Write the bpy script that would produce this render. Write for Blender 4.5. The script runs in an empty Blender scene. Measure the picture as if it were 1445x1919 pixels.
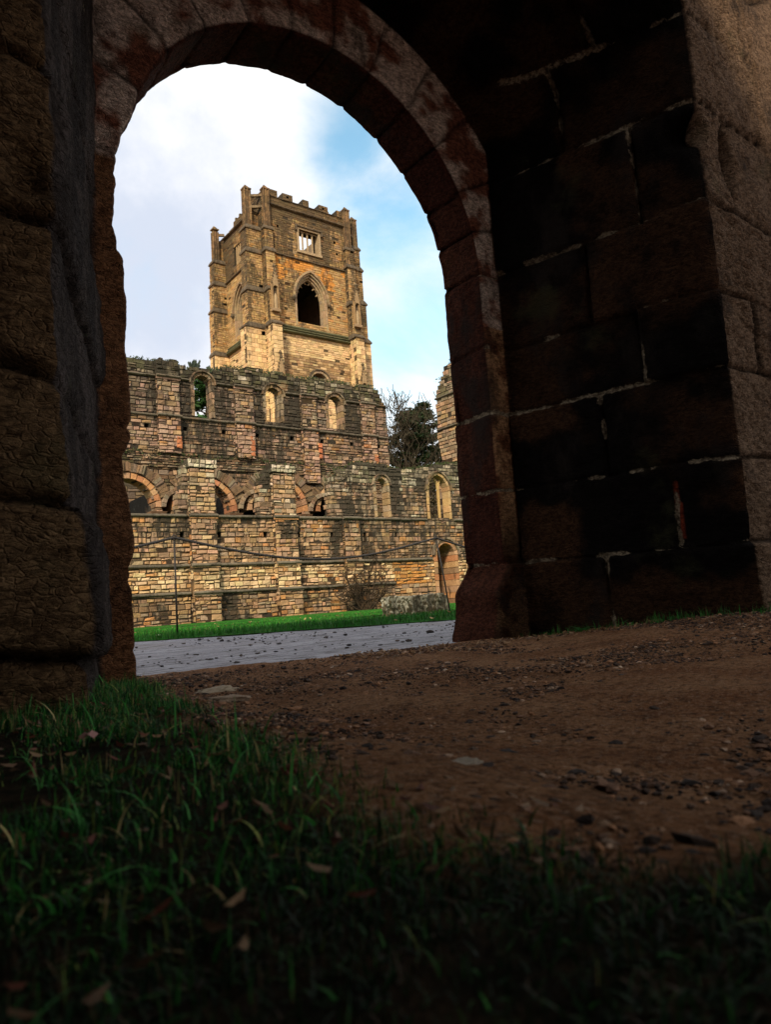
import bpy, math, random
import numpy as np
from mathutils import Vector, Matrix
random.seed(7)
rng = np.random.default_rng(7)
SC = bpy.context.scene
COL = SC.collection
R = math.radians

# ------------------------------------------------------------------ camera
F_PX, PW, PH = 1340.0, 1445.0, 1919.0
EYE = np.array([0.0, 0.0, 0.32])
def camera_axes():
    cx, cy = PW / 2, PH / 2
    X = np.array([2500 - cx, 1001 - cy, F_PX]); X /= np.linalg.norm(X)
    p2 = np.array([0 - cx, 1001 + .067 * 2500 - cy, F_PX])
    up = np.cross(X, p2); up /= np.linalg.norm(up)
    if up[1] > 0: up = -up
    return X, np.cross(up, X), up
AX, AY, AZ = camera_axes()
def ray(px, py):
    d = np.array([px - PW / 2, py - PH / 2, F_PX])
    return np.array([d @ AX, d @ AY, d @ AZ])
def at_y(px, py, Y):
    r = ray(px, py); return EYE + r * (Y / r[1])
def at_z(px, py, Z):
    r = ray(px, py); return EYE + r * ((Z - EYE[2]) / r[2])
cam = bpy.data.cameras.new('camera')
cam_ob = bpy.data.objects.new('camera', cam); COL.objects.link(cam_ob)
right = Vector((AX[0], AY[0], AZ[0])); down = Vector((AX[1], AY[1], AZ[1])); fwd = Vector((AX[2], AY[2], AZ[2]))
m = Matrix((right, -down, -fwd)).transposed().to_4x4(); m.translation = Vector(EYE)
cam_ob.matrix_world = m
cam.sensor_fit = 'VERTICAL'; cam.sensor_height = 36.0; cam.sensor_width = 27.1
cam.lens = F_PX / PH * 36.0
cam.clip_start = 0.02; cam.clip_end = 5000
cam.dof.use_dof = True; cam.dof.focus_distance = 7.0; cam.dof.aperture_fstop = 6.0
SC.camera = cam_ob

# ------------------------------------------------------------------ world and sun
SUN_EL, SUN_AZ = R(36), R(228)          # azimuth clockwise from +Y: light comes from behind, to the left
w = bpy.data.worlds.new('World'); SC.world = w; w.use_nodes = True
nt = w.node_tree; N = nt.nodes; L = nt.links; N.clear()
out = N.new('ShaderNodeOutputWorld'); bg = N.new('ShaderNodeBackground'); L.new(bg.outputs[0], out.inputs[0])
bg.inputs[1].default_value = 0.12
sky = N.new('ShaderNodeTexSky'); sky.sky_type = 'NISHITA'; sky.sun_disc = False
sky.sun_elevation = SUN_EL; sky.sun_rotation = SUN_AZ; sky.air_density = 1.0; sky.dust_density = .6; sky.ozone_density = 1.5
tc = N.new('ShaderNodeTexCoord')
def vmath(op, a, b):
    n = N.new('ShaderNodeVectorMath'); n.operation = op
    L.new(a, n.inputs[0])
    if b is not None: n.inputs[1].default_value = b
    return n
def fmath(op, a, b, c=None):
    n = N.new('ShaderNodeMath'); n.operation = op
    for i, v in enumerate((a, b, c)):
        if v is None: continue
        if isinstance(v, (int, float)): n.inputs[i].default_value = v
        else: L.new(v, n.inputs[i])
    return n.outputs[0]
def dirn(px, py):
    r = ray(px, py); return r / np.linalg.norm(r)
mp = N.new('ShaderNodeMapping'); mp.inputs['Scale'].default_value = (1, 1, 1.5); mp.inputs['Location'].default_value = (.35, .1, .2)
L.new(tc.outputs['Generated'], mp.inputs[0])
nz = N.new('ShaderNodeTexNoise'); nz.inputs['Scale'].default_value = 3.2; nz.inputs['Detail'].default_value = 9; nz.inputs['Roughness'].default_value = .6
nz.inputs['Distortion'].default_value = .5
L.new(mp.outputs[0], nz.inputs['Vector'])
# clear rift in the clouds to the upper right of the tower
def lobe(px, py, k):
    d = vmath('DOT_PRODUCT', tc.outputs['Generated'], dirn(px, py)).outputs['Value']
    return fmath('POWER', fmath('MAXIMUM', d, 0.0), k)
rift = fmath('MAXIMUM', fmath('MAXIMUM', lobe(650, 255, 200), lobe(730, 420, 130)), fmath('MULTIPLY', lobe(790, 600, 90), .95))
cl = fmath('SUBTRACT', fmath('ADD', nz.outputs['Fac'], .30), fmath('MULTIPLY', rift, .52))
ramp = N.new('ShaderNodeMapRange'); ramp.interpolation_type = 'SMOOTHSTEP'
ramp.inputs[1].default_value = .20; ramp.inputs[2].default_value = .74
L.new(cl, ramp.inputs[0])
# grey-lilac undersides in the cloud deck
nz2 = N.new('ShaderNodeTexNoise'); nz2.inputs['Scale'].default_value = 4.2; nz2.inputs['Detail'].default_value = 9; nz2.inputs['Roughness'].default_value = .6
mp2 = N.new('ShaderNodeMapping'); mp2.inputs['Location'].default_value = (3.2, 1.7, .4); L.new(tc.outputs['Generated'], mp2.inputs[0]); L.new(mp2.outputs[0], nz2.inputs['Vector'])
lil = fmath('MAXIMUM', lobe(270, 500, 110), fmath('MULTIPLY', lobe(255, 300, 160), .7))
r2 = N.new('ShaderNodeMapRange'); r2.inputs[1].default_value = .42; r2.inputs[2].default_value = .86; r2.interpolation_type = 'SMOOTHSTEP'
L.new(fmath('ADD', nz2.outputs['Fac'], fmath('MULTIPLY', lil, .45)), r2.inputs[0])
cmix = N.new('ShaderNodeMix'); cmix.data_type = 'RGBA'
cmix.inputs['A'].default_value = (8.2, 8.05, 7.95, 1); cmix.inputs['B'].default_value = (4.8, 5.25, 6.2, 1)
L.new(r2.outputs[0], cmix.inputs['Factor'])
skyg = N.new('ShaderNodeVectorMath'); skyg.operation = 'MULTIPLY'; skyg.inputs[1].default_value = (2.05, 2.4, 1.95)
L.new(sky.outputs[0], skyg.inputs[0])
smix = N.new('ShaderNodeMix'); smix.data_type = 'RGBA'
L.new(ramp.outputs[0], smix.inputs['Factor']); L.new(skyg.outputs[0], smix.inputs['A']); L.new(cmix.outputs['Result'], smix.inputs['B'])
L.new(smix.outputs['Result'], bg.inputs[0])

sd = bpy.data.lights.new('sun', 'SUN'); sd.energy = 5.0; sd.angle = R(8); sd.color = (1.0, .83, .60)
sun = bpy.data.objects.new('sun', sd); COL.objects.link(sun)
sdir = Vector((math.sin(SUN_AZ) * math.cos(SUN_EL), math.cos(SUN_AZ) * math.cos(SUN_EL), math.sin(SUN_EL)))
sun.rotation_euler = sdir.to_track_quat('Z', 'Y').to_euler(); sun.location = (-40, -50, 60)
vs = SC.view_settings; vs.view_transform = 'Standard'; vs.look = 'None'; vs.exposure = 0.32; vs.gamma = 1.0; vs.use_curve_mapping = False
BLOCKER_ROOF_X, SIDE_X, SIDE_H, BACK_H, BACK_Y = 2.6, 7.0, .8, .9, -5.2     # extents of the unseen roof and low walls added to block light
SC.cycles.max_bounces = 6; SC.cycles.diffuse_bounces = 4; SC.cycles.use_denoising = True

# ------------------------------------------------------------------ helpers
def hash3(ix, iy, iz, seed):
    h = (ix.astype(np.int64) * 374761393 + iy.astype(np.int64) * 668265263 + iz.astype(np.int64) * 2147483647 + seed * 1274126177) & 0xffffffff
    h = ((h ^ (h >> 13)) * 1274126177) & 0xffffffff
    h = ((h ^ (h >> 16)) * 2246822519) & 0xffffffff
    return ((h ^ (h >> 15)) & 0xffff) / 65535.0
def vnoise(P, seed=0):
    P = np.asarray(P, float); i = np.floor(P).astype(np.int64); f = P - i; f = f * f * (3 - 2 * f)
    r = 0
    for dx in (0, 1):
        for dy in (0, 1):
            for dz in (0, 1):
                wgt = (f[:, 0] if dx else 1 - f[:, 0]) * (f[:, 1] if dy else 1 - f[:, 1]) * (f[:, 2] if dz else 1 - f[:, 2])
                r = r + wgt * hash3(i[:, 0] + dx, i[:, 1] + dy, i[:, 2] + dz, seed)
    return r
def fbm(P, seed=0, oct=4, gain=.5):
    a, s, t = 1.0, 0.0, 0.0; P = np.asarray(P, float)
    for k in range(oct):
        s = s + a * (vnoise(P, seed + k) - .5) * 2; t += a; a *= gain; P = P * 2.03 + 11.3
    return s / t
def n1(x, y=0., z=0., seed=0):
    return float(vnoise(np.array([[x, y, z]]), seed)[0])
def sstep(a, b, x):
    t = np.clip((x - a) / (b - a), 0, 1); return t * t * (3 - 2 * t)

class MB:
    """collects faces, one colour per vertex, links ONE mesh object"""
    def __init__(s): s.v = []; s.f = []; s.c = []; s.n = 0
    def add(s, verts, faces, col):
        verts = [tuple(map(float, p)) for p in verts]
        s.v += verts; s.f += [tuple(i + s.n for i in f) for f in faces]
        s.c += [tuple(col)] * len(verts); s.n += len(verts)
    def box(s, x0, x1, y0, y1, z0, z1, col=(.3, .25, .18, .5)):
        s.add([(x0, y0, z0), (x1, y0, z0), (x1, y1, z0), (x0, y1, z0), (x0, y0, z1), (x1, y0, z1), (x1, y1, z1), (x0, y1, z1)],
              [(0, 3, 2, 1), (4, 5, 6, 7), (0, 1, 5, 4), (1, 2, 6, 5), (2, 3, 7, 6), (3, 0, 4, 7)], col)
    def tube(s, pts, rad, col, sides=6, cap=True):
        pts = [Vector(p) for p in pts]; n = len(pts)
        if not hasattr(rad, '__len__'): rad = [rad] * n
        vs_ = []; prev = None
        for i, p in enumerate(pts):
            t = (pts[min(i + 1, n - 1)] - pts[max(i - 1, 0)]).normalized()
            if prev is None:
                a = t.orthogonal().normalized()
            else:
                a = (prev - t * prev.dot(t)); a = a.normalized() if a.length > 1e-6 else t.orthogonal().normalized()
            prev = a; b = t.cross(a)
            for k in range(sides):
                q = 2 * math.pi * k / sides
                vs_.append(p + (a * math.cos(q) + b * math.sin(q)) * rad[i])
        fs = [(i * sides + k, i * sides + (k + 1) % sides, (i + 1) * sides + (k + 1) % sides, (i + 1) * sides + k) for i in range(n - 1) for k in range(sides)]
        if cap: fs += [tuple(range(sides))[::-1], tuple((n - 1) * sides + k for k in range(sides))]
        s.add(vs_, fs, col)
    def build(s, name, mat, parent=None, smooth=False):
        return mesh_obj(name, np.array(s.v).reshape(-1, 3), s.f, np.array(s.c).reshape(-1, 4), mat, parent, smooth)
def mesh_obj(name, v, faces, col, mat, parent=None, smooth=False):
    q = parent
    while q is not None: v = v - np.array(q.location); q = q.parent
    me = bpy.data.meshes.new(name); me.from_pydata(v.tolist(), [], faces if isinstance(faces, list) else faces.tolist())
    if col is not None:
        at = me.color_attributes.new('Col', 'FLOAT_COLOR', 'POINT'); at.data.foreach_set('color', np.asarray(col, np.float32).ravel())
    if smooth: me.polygons.foreach_set('use_smooth', np.ones(len(me.polygons), bool))
    me.materials.append(mat); me.update()
    o = bpy.data.objects.new(name, me); COL.objects.link(o)
    if parent is not None: o.parent = parent
    return o
def thing(name, loc, label, cat, group=None):
    o = bpy.data.objects.new(name, None); COL.objects.link(o); o.location = loc; o.empty_display_size = .3
    o['label'] = label; o['category'] = cat; o['kind'] = 'thing'
    if group: o['group'] = group
    return o
def tag(o, label=None, cat=None, group=None, kind=None):
    if label: o['label'] = label
    if cat: o['category'] = cat
    if group: o['group'] = group
    if kind: o['kind'] = kind
    return o

# ------------------------------------------------------------------ materials
def mat_base(name):
    mt = bpy.data.materials.new(name); mt.use_nodes = True; t = mt.node_tree; t.nodes.clear()
    o = t.nodes.new('ShaderNodeOutputMaterial'); b = t.nodes.new('ShaderNodeBsdfPrincipled'); t.links.new(b.outputs[0], o.inputs[0])
    return mt, t, b
def nd(t, typ, **kw):
    n = t.nodes.new('ShaderNode' + typ)
    for k, v in kw.items():
        if k in n.inputs: n.inputs[k].default_value = v
        else: setattr(n, k, v)
    return n
def noise(t, vec, scale, detail=4, rough=.55, sc=None, loc=None, dist=0):
    n = nd(t, 'TexNoise', Scale=scale, Detail=detail, Roughness=rough, Distortion=dist)
    if sc or loc:
        mpn = nd(t, 'Mapping');
        if sc: mpn.inputs['Scale'].default_value = sc
        if loc: mpn.inputs['Location'].default_value = loc
        t.links.new(vec, mpn.inputs[0]); vec = mpn.outputs[0]
    t.links.new(vec, n.inputs['Vector']); return n.outputs['Fac']
def rng_(t, x, a, b, c=0., d=1.):
    n = nd(t, 'MapRange'); n.interpolation_type = 'SMOOTHSTEP'
    for i, v in enumerate((a, b, c, d)): n.inputs[i + 1].default_value = v
    t.links.new(x, n.inputs[0]); return n.outputs[0]
def mixc(t, fac, a, b, mode='MIX'):
    n = nd(t, 'Mix', data_type='RGBA', blend_type=mode)
    for key, v in (('Factor', fac), ('A', a), ('B', b)):
        sock = [s for s in n.inputs if s.name == key and (s.type == 'RGBA' if key != 'Factor' else s.type == 'VALUE')][0]
        if hasattr(v, 'is_output'): t.links.new(v, sock)
        elif isinstance(v, (tuple, list)): sock.default_value = tuple(v) + ((1,) if len(v) == 3 else ())
        else: sock.default_value = v
    return [s for s in n.outputs if s.type == 'RGBA'][0]
def mul(t, a, b, op='MULTIPLY'):
    n = nd(t, 'Math', operation=op)
    for i, v in enumerate((a, b)):
        if isinstance(v, (int, float)): n.inputs[i].default_value = v
        else: t.links.new(v, n.inputs[i])
    return n.outputs[0]
def bump(t, b, h, strength, dist):
    n = nd(t, 'Bump', Strength=strength, Distance=dist); t.links.new(h, n.inputs['Height']); t.links.new(n.outputs[0], b.inputs['Normal'])

def stone_mat(name, fine=1.0, stain=1.0, stain_col=(.032, .028, .02), lichen=.3):
    mt, t, b = mat_base(name)
    tcn = nd(t, 'TexCoord'); P = tcn.outputs['Object']
    at = nd(t, 'Attribute', attribute_name='Col')
    v = noise(t, P, 3.0 * fine, 6, .65)
    c = mixc(t, rng_(t, v, .25, .75), at.outputs['Color'], (.55, .5, .45), 'MULTIPLY')
    c = mixc(t, .55, at.outputs['Color'], c)
    # rust blush
    rs = rng_(t, noise(t, P, .9 * fine, 4), .58, .75, 0, .35)
    c = mixc(t, rs, c, (.36, .19, .08))
    # dark weathering: crusts that run down the face
    s1 = noise(t, P, 1.0, 6, .6, sc=(2.1, 2.1, .30))
    s2 = noise(t, P, 1.0, 5, .6, sc=(4.5, 4.5, 1.6), loc=(5, 3, 1))
    sm = mul(t, mul(t, s1, s2, 'ADD'), at.outputs['Alpha'], 'ADD')
    c = mixc(t, rng_(t, sm, 1.20, 1.50, 0, .93 * stain), c, stain_col)
    # pale lichen flecks
    lf = mul(t, rng_(t, noise(t, P, 7.0 * fine, 3, .6), .66, .72), rng_(t, noise(t, P, .8, 3, loc=(9, 2, 4)), .5, .66))
    c = mixc(t, mul(t, lf, lichen), c, (.6, .6, .52))
    t.links.new(c, b.inputs['Base Color']); b.inputs['Roughness'].default_value = .92; b.inputs['Specular IOR Level'].default_value = .2
    h = mul(t, noise(t, P, 9 * fine, 8, .7), mul(t, noise(t, P, 30 * fine, 4), .3), 'ADD')
    bump(t, b, h, .9, .07 / fine)
    return mt
M = {}
M['abbey'] = stone_mat('weathered_sandstone')
M['tower'] = stone_mat('tower_sandstone', fine=.7, stain=.8, lichen=.1)

def flat_mat(name, col, rough=.8, spec=.3, metallic=0., var=.35, scale=6.):
    mt, t, b = mat_base(name); P = nd(t, 'TexCoord').outputs['Object']
    c = mixc(t, rng_(t, noise(t, P, scale, 5), .3, .7), tuple(x * (1 - var) for x in col), tuple(x * (1 + var) for x in col))
    t.links.new(c, b.inputs['Base Color']); b.inputs['Roughness'].default_value = rough; b.inputs['Specular IOR Level'].default_value = spec
    b.inputs['Metallic'].default_value = metallic
    bump(t, b, noise(t, P, scale * 6, 4), .4, .01)
    return mt
M['iron'] = flat_mat('dark_iron', (.02, .018, .017), .55, .4, .3, scale=30)
M['rope'] = flat_mat('dark_rope', (.035, .034, .036), .85, .2, scale=60)
M['bark'] = flat_mat('bark', (.045, .038, .026), .95, .1, scale=8)
M['bark_pine'] = flat_mat('pine_bark', (.11, .06, .035), .95, .1, scale=8)
M['twig'] = flat_mat('twig_bark', (.04, .028, .018), .95, .1, scale=8)

def leaf_mat(name):
    mt, t, b = mat_base(name)
    at = nd(t, 'Attribute', attribute_name='Col')
    t.links.new(at.outputs['Color'], b.inputs['Base Color']); b.inputs['Roughness'].default_value = .6; b.inputs['Specular IOR Level'].default_value = .25
    tr = nd(t, 'BsdfTranslucent'); t.links.new(at.outputs['Color'], tr.inputs[0])
    mx = nd(t, 'MixShader'); mx.inputs[0].default_value = .3
    t.links.new(b.outputs[0], mx.inputs[1]); t.links.new(tr.outputs[0], mx.inputs[2])
    o = [n for n in t.nodes if n.type == 'OUTPUT_MATERIAL'][0]; t.links.new(mx.outputs[0], o.inputs[0])
    return mt
M['leaf'] = leaf_mat('leaf'); M['grass'] = leaf_mat('grass_blade')

def attr_mat(name, rough=.9, bs=25.):
    mt, t, b = mat_base(name); P = nd(t, 'TexCoord').outputs['Object']
    at = nd(t, 'Attribute', attribute_name='Col')
    c = mixc(t, rng_(t, noise(t, P, bs, 5), .3, .7), at.outputs['Color'], (.45, .42, .4), 'MULTIPLY')
    c = mixc(t, .5, at.outputs['Color'], c)
    t.links.new(c, b.inputs['Base Color']); b.inputs['Roughness'].default_value = rough; b.inputs['Specular IOR Level'].default_value = .2
    bump(t, b, noise(t, P, bs * 3, 5), .5, .01)
    return mt
M['pebble'] = attr_mat('pebble', bs=60)

# ------------------------------------------------------------------ ground, path, lawn
def far_edge(x): return 8.36 - .703 * (x - 2.75)            # kerb line between path and lawn
def near_edge(x): return 3.70 - .17 * (x - 1.2)             # where the earth floor of the archway stops
def earth_z(x, y):
    z = .012 - .035 * sstep(-.05, .04, y - near_edge(x))
    z = z + .10 * sstep(2.6, 3.9, x) * sstep(3.3, 1.9, y) * sstep(.3, 1.6, y)
    z = z + .085 * sstep(1.15, .45, x) * sstep(3.5, 2.3, y)
    return z
def lawn_z(x, y):
    t = np.clip(y - far_edge(x), 0, None)
    return .012 + .03 * sstep(0, .5, t) - .34 * np.clip((y - 8.6) / 25.4, 0, 1)
def grid(xs, ys):
    X, Y = np.meshgrid(xs, ys, indexing='ij'); nx, ny = X.shape
    i = np.arange(nx * ny).reshape(nx, ny)
    f = np.stack([i[:-1, :-1], i[1:, :-1], i[1:, 1:], i[:-1, 1:]], -1).reshape(-1, 4)
    return X.ravel(), Y.ravel(), f
xs = np.concatenate([[-3000, -600, -150, -50, -20, -8, -4], np.arange(-2.2, 5.2, .03), [5.6, 6.5, 8, 11, 20, 50, 150, 600, 3000]])
ys = np.concatenate([[-3000, -600, -150, -40, -12, -6, -3, -1.5], np.arange(-.6, 4.2, .03), [4.6, 6, 9, 15, 34, 60, 150, 600, 3000]])
gx, gy, gf = grid(xs, ys)
gzv = earth_z(gx, gy) - .45 * sstep(8, 34, gy) - .02 * sstep(4, 6, gy)
near = sstep(4.4, 3.9, gy) * sstep(5.4, 5.0, gx) * sstep(-2.4, -2, gx) * sstep(-.8, -.4, gy)
Pn = np.stack([gx, gy, gx * 0], 1)
gzv = gzv + near * (fbm(Pn * 2.2, 3, 3) * .018 + fbm(Pn * 9, 5, 3) * .007 + np.abs(fbm(Pn * 24, 6, 2)) * .006 * sstep(.3, 1.2, gx))
mt, t, b = mat_base('trodden_earth'); P = nd(t, 'TexCoord').outputs['Object']
c = mixc(t, rng_(t, noise(t, P, 2.5, 6, .6), .3, .7), (.27, .118, .052), (.46, .245, .125))
c = mixc(t, rng_(t, noise(t, P, 42, 6, .75), .48, .62, 0, .85), c, (.055, .026, .014))
c = mixc(t, rng_(t, noise(t, P, 9, 6, .7, loc=(5, 5, 5)), .5, .68, 0, .6), c, (.11, .052, .027))
c = mixc(t, rng_(t, noise(t, P, 140, 3, .6, loc=(3, 3, 3)), .62, .72, 0, .6), c, (.3, .22, .16))
g1_ = noise(t, P, 75, 7, .85); g2_ = noise(t, P, 160, 4, .8, loc=(4, 4, 4))
c = mixc(t, rng_(t, g1_, .53, .62, 0, .8), c, (.56, .38, .27))
c = mixc(t, rng_(t, g1_, .47, .38, 0, .85), c, (.07, .034, .02))
c = mixc(t, rng_(t, g2_, .60, .68, 0, .8), c, (.62, .47, .36))
tf = nd(t, 'Attribute', attribute_name='Col')
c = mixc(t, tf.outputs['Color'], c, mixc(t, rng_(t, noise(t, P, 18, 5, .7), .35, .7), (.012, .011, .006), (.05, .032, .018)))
t.links.new(c, b.inputs['Base Color']); b.inputs['Roughness'].default_value = .95; b.inputs['Specular IOR Level'].default_value = .03
bump(t, b, mul(t, noise(t, P, 22, 8, .75), mul(t, noise(t, P, 110, 4, .7), .5), 'ADD'), 1.0, .09)
M['earth'] = mt
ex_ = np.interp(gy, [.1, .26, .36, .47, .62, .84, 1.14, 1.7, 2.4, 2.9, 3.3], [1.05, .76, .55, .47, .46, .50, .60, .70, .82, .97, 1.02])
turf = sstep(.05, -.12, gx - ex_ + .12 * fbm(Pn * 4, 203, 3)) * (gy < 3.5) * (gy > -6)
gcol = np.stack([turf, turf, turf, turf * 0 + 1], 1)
tag(mesh_obj('ground', np.stack([gx, gy, gzv], 1), gf, gcol, mt, None, True), kind='structure')

# pale worn stone path
px_ = np.concatenate([[-30, -16, -9, -6], np.arange(-4, 9, .08), [10, 13, 18, 26]])
tt = np.linspace(0, 1, 90)
GX, TT, pf = grid(px_, tt)
n0, f0 = near_edge(GX), np.maximum(far_edge(GX) + .12, near_edge(GX) + 1.2)
GY = n0 + (f0 - n0) * TT
Pp = np.stack([GX, GY, GX * 0], 1)
pz = fbm(Pp * np.array([.9, 1.6, 1]), 21, 4) * .012 + fbm(Pp * np.array([2.5, 6, 1]), 22, 3) * .006
mt, t, b = mat_base('worn_path_stone'); P = nd(t, 'TexCoord').outputs['Object']
c = mixc(t, rng_(t, noise(t, P, 1.6, 6, .6, sc=(1, 1.8, 1)), .3, .7), (.25, .25, .29), (.38, .38, .435))
c = mixc(t, rng_(t, noise(t, P, 3.2, 7, .7, sc=(1, 3.5, 1), loc=(4, 1, 0)), .50, .60, 0, .85), c, (.075, .07, .08))
c = mixc(t, rng_(t, noise(t, P, 4.5, 8, .72, sc=(.7, 4.5, 1), loc=(1, 3, 0)), .55, .60, 0, .85), c, (.05, .047, .05))
c = mixc(t, rng_(t, noise(t, P, 30, 5, .7), .56, .64, 0, .8), c, (.08, .072, .075))
c = mixc(t, rng_(t, noise(t, P, .55, 5, .6, loc=(8, 2, 0)), .5, .68, 0, .45), c, (.20, .165, .15))
t.links.new(c, b.inputs['Base Color']); b.inputs['Roughness'].default_value = .62; b.inputs['Specular IOR Level'].default_value = .4
bump(t, b, mul(t, noise(t, P, 5, 8, .7, sc=(1, 3, 1)), mul(t, noise(t, P, 40, 4), .3), 'ADD'), 1.0, .08)
tag(mesh_obj('path', np.stack([GX, GY, pz], 1), pf, None, mt, None, True), kind='structure')

lx = np.concatenate([[-60, -40, -25, -15, -8], np.arange(-4, 12, .2), np.arange(12, 34, 1.0), [38, 46, 60, 90]])
lt = np.concatenate([np.linspace(0, 1, 9), np.linspace(1.2, 6, 24), np.linspace(7, 60, 24)])
GX, TT, lf_ = grid(lx, lt)
GY = np.maximum(far_edge(GX), near_edge(GX) + 1.1) + TT
lz = lawn_z(GX, GY) + fbm(np.stack([GX, GY, 0 * GX], 1) * .7, 31, 3) * .03 * sstep(0, 1, TT) * (GY < 32)
mt, t, b = mat_base('mown_lawn'); P = nd(t, 'TexCoord').outputs['Object']
c = mixc(t, rng_(t, noise(t, P, .9, 6, .65), .3, .7), (.012, .085, .006), (.022, .15, .010))
c = mixc(t, rng_(t, noise(t, P, .5, 6, .7, loc=(7, 2, 0), sc=(1, 2.5, 1)), .50, .66, 0, .75), c, (.075, .13, .02))
c = mixc(t, rng_(t, noise(t, P, 1.3, 6, .7, loc=(2, 9, 0), sc=(1, 2.5, 1)), .60, .70, 0, .6), c, (.085, .075, .03))
c = mixc(t, rng_(t, noise(t, P, 30, 4, .7), .45, .7, 0, .6), c, (.006, .045, .004))
t.links.new(c, b.inputs['Base Color']); b.inputs['Roughness'].default_value = .9; b.inputs['Specular IOR Level'].default_value = .1
bump(t, b, noise(t, P, 40, 5, .7), 1.0, .05)
tag(mesh_obj('lawn', np.stack([GX, GY, lz], 1), lf_, None, mt, None, True), kind='structure')

# ------------------------------------------------------------------ the archway we look through
XC, RA, ZC = 2.24, 1.19, 2.48
YB, YF, YO = 3.62, 3.25, 1.92
arch = thing('stone_archway', (2.24, 3.3, 0), 'massive dark stone archway with splayed sides framing the ruin, standing at the earth floor', 'archway')
# worn outline of the left jamb, read as a profile against height
LP = [(262, 1245), (258, 1165), (255, 1112), (246, 1088), (252, 1076), (256, 1030), (252, 960), (240, 893), (237, 852), (247, 822), (247, 760), (243, 680), (240, 640), (238, 560), (236, 500), (225, 452), (214, 420), (215, 370), (220, 300), (228, 250), (238, 212)]
lp = np.array([at_y(x, y, YF)[[0, 2]] for x, y in LP]); lp = lp[np.argsort(lp[:, 1])]
def left_x(z): return np.interp(z, np.r_[-.3, lp[:, 1]], np.r_[lp[0, 0] + .02, lp[:, 0]])
def right_x(z):
    return 3.43 - .13 * sstep(.50, .30, z) * (1 - .35 * sstep(.25, .5, z)) - .05 * sstep(.2, .0, z)
zj = np.arange(-.2, ZC, .0125); th = np.arange(math.pi, 0, -.0135)[1:]
S = []      # per s: base x,z, direction x,z, kind, theta
for z in zj: S.append((float(left_x(z)), z, -1., 0., 0, math.pi))
for a in th:
    r = RA + (float(left_x(min(ZC + RA * math.sin(a), 2.8))) - 1.05) * -1 * float(sstep(2.6, 3.1, a))
    S.append((XC + r * math.cos(a), ZC + r * math.sin(a), math.cos(a), math.sin(a), 1, a))
for z in zj[::-1]: S.append((float(right_x(z)), z, 1., 0., 2, 0.))
S = np.array(S); ns = len(S)
# depth stations along the profile: (segment, fraction)
st = [('b', f) for f in (1, .35, .12, .05)] + [('b', f) for f in (.03, .02, .01)]
st += [('r', f) for f in np.linspace(0, 1, 32)] + [('f', f) for f in np.linspace(0, 1, 24)[1:]] + [('s', f) for f in np.linspace(0, 1, 104)[1:]]
st += [('o', f) for f in np.linspace(0, 1, 70)[1:]] + [('w', f) for f in (.1, .3, .6, 1)]
ntt = len(st)
seg = np.array([q[0] for q in st]); fr = np.array([q[1] for q in st])
O = np.zeros((ns, ntt)); YY = np.zeros((ns, ntt))
ct = np.abs(np.cos(S[:, 5])); ct = np.maximum(ct, 1e-3)
base_r = np.hypot(S[:, 0] - XC, np.where(S[:, 4] == 1, S[:, 1] - ZC, 0))
isl = S[:, 5] > math.pi / 2
o_ring = np.where(isl, np.minimum(1.335 / ct, 1.62), np.minimum(1.34 / ct, 1.62)) - base_r
o_ring = np.where(S[:, 4] == 2, np.maximum(o_ring, 3.58 - S[:, 0]) , o_ring)
plinth = np.where(S[:, 4] == 2, .05 * sstep(.52, .46, S[:, 1]), 0)
o_out = np.where(isl, np.minimum(1.81 / ct, 2.15), np.minimum(1.73 / ct, 2.15)) - base_r
lw = np.where((S[:, 4] == 0), 1, 0)
# left outer corner drifts a little with height
o_out = o_out + lw * np.interp(S[:, 1], [0, .5, 1.1, 1.6, 2], [-.10, -.06, -.01, .0, .01])
# outermost reach: to a rectangular wall
XL_, XR_, ZT = -5.0, 10.0, 5.6
reach = np.where(S[:, 2] < -1e-6, (S[:, 0] - XL_) / np.maximum(-S[:, 2], 1e-6), np.where(S[:, 2] > 1e-6, (XR_ - S[:, 0]) / np.maximum(S[:, 2], 1e-6), 1e9))
reach = np.minimum(reach, np.where(S[:, 3] > 1e-6, (ZT - S[:, 1]) / np.maximum(S[:, 3], 1e-6), 1e9))
for j in range(ntt):
    k, f = seg[j], fr[j]
    if k == 'b': O[:, j] = reach * f; YY[:, j] = YB
    if k == 'r': O[:, j] = 0; YY[:, j] = YB + (YF + .02 - YB) * f
    if k == 'f': O[:, j] = (o_ring - plinth) * f; YY[:, j] = YF + .02 * max(0, 1 - f * 8) - plinth
    if k == 's': O[:, j] = (o_ring - plinth) + (o_out - o_ring) * f; YY[:, j] = YF - plinth + (YO - YF) * f
    if k == 'o': O[:, j] = o_out - plinth + np.minimum(1.0, (reach - o_out) * .5) * f; YY[:, j] = YO - plinth
    if k == 'w':
        o1 = o_out - plinth + np.minimum(1.0, (reach - o_out) * .5); O[:, j] = o1 + (reach - o1) * f; YY[:, j] = YO - plinth
def smooth_t(A, sig, lo, hi):
    B = A.copy(); kk = np.arange(-int(3 * sig), int(3 * sig) + 1); g = np.exp(-kk ** 2 / (2 * sig ** 2)); g /= g.sum()
    for j in range(lo, hi):
        B[:, j] = sum(g[i] * A[:, min(max(j + kk[i], 0), ntt - 1)] for i in range(len(kk)))
    return B
jr = np.where(seg == 'r')[0]; jf = np.where(seg == 'f')[0]; js = np.where(seg == 's')[0]; jo = np.where(seg == 'o')[0]
O = smooth_t(O, 1.3, jr[6], jf[-1] + 6); YY = smooth_t(YY, 1.3, jr[6], jf[-1] + 6)
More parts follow.
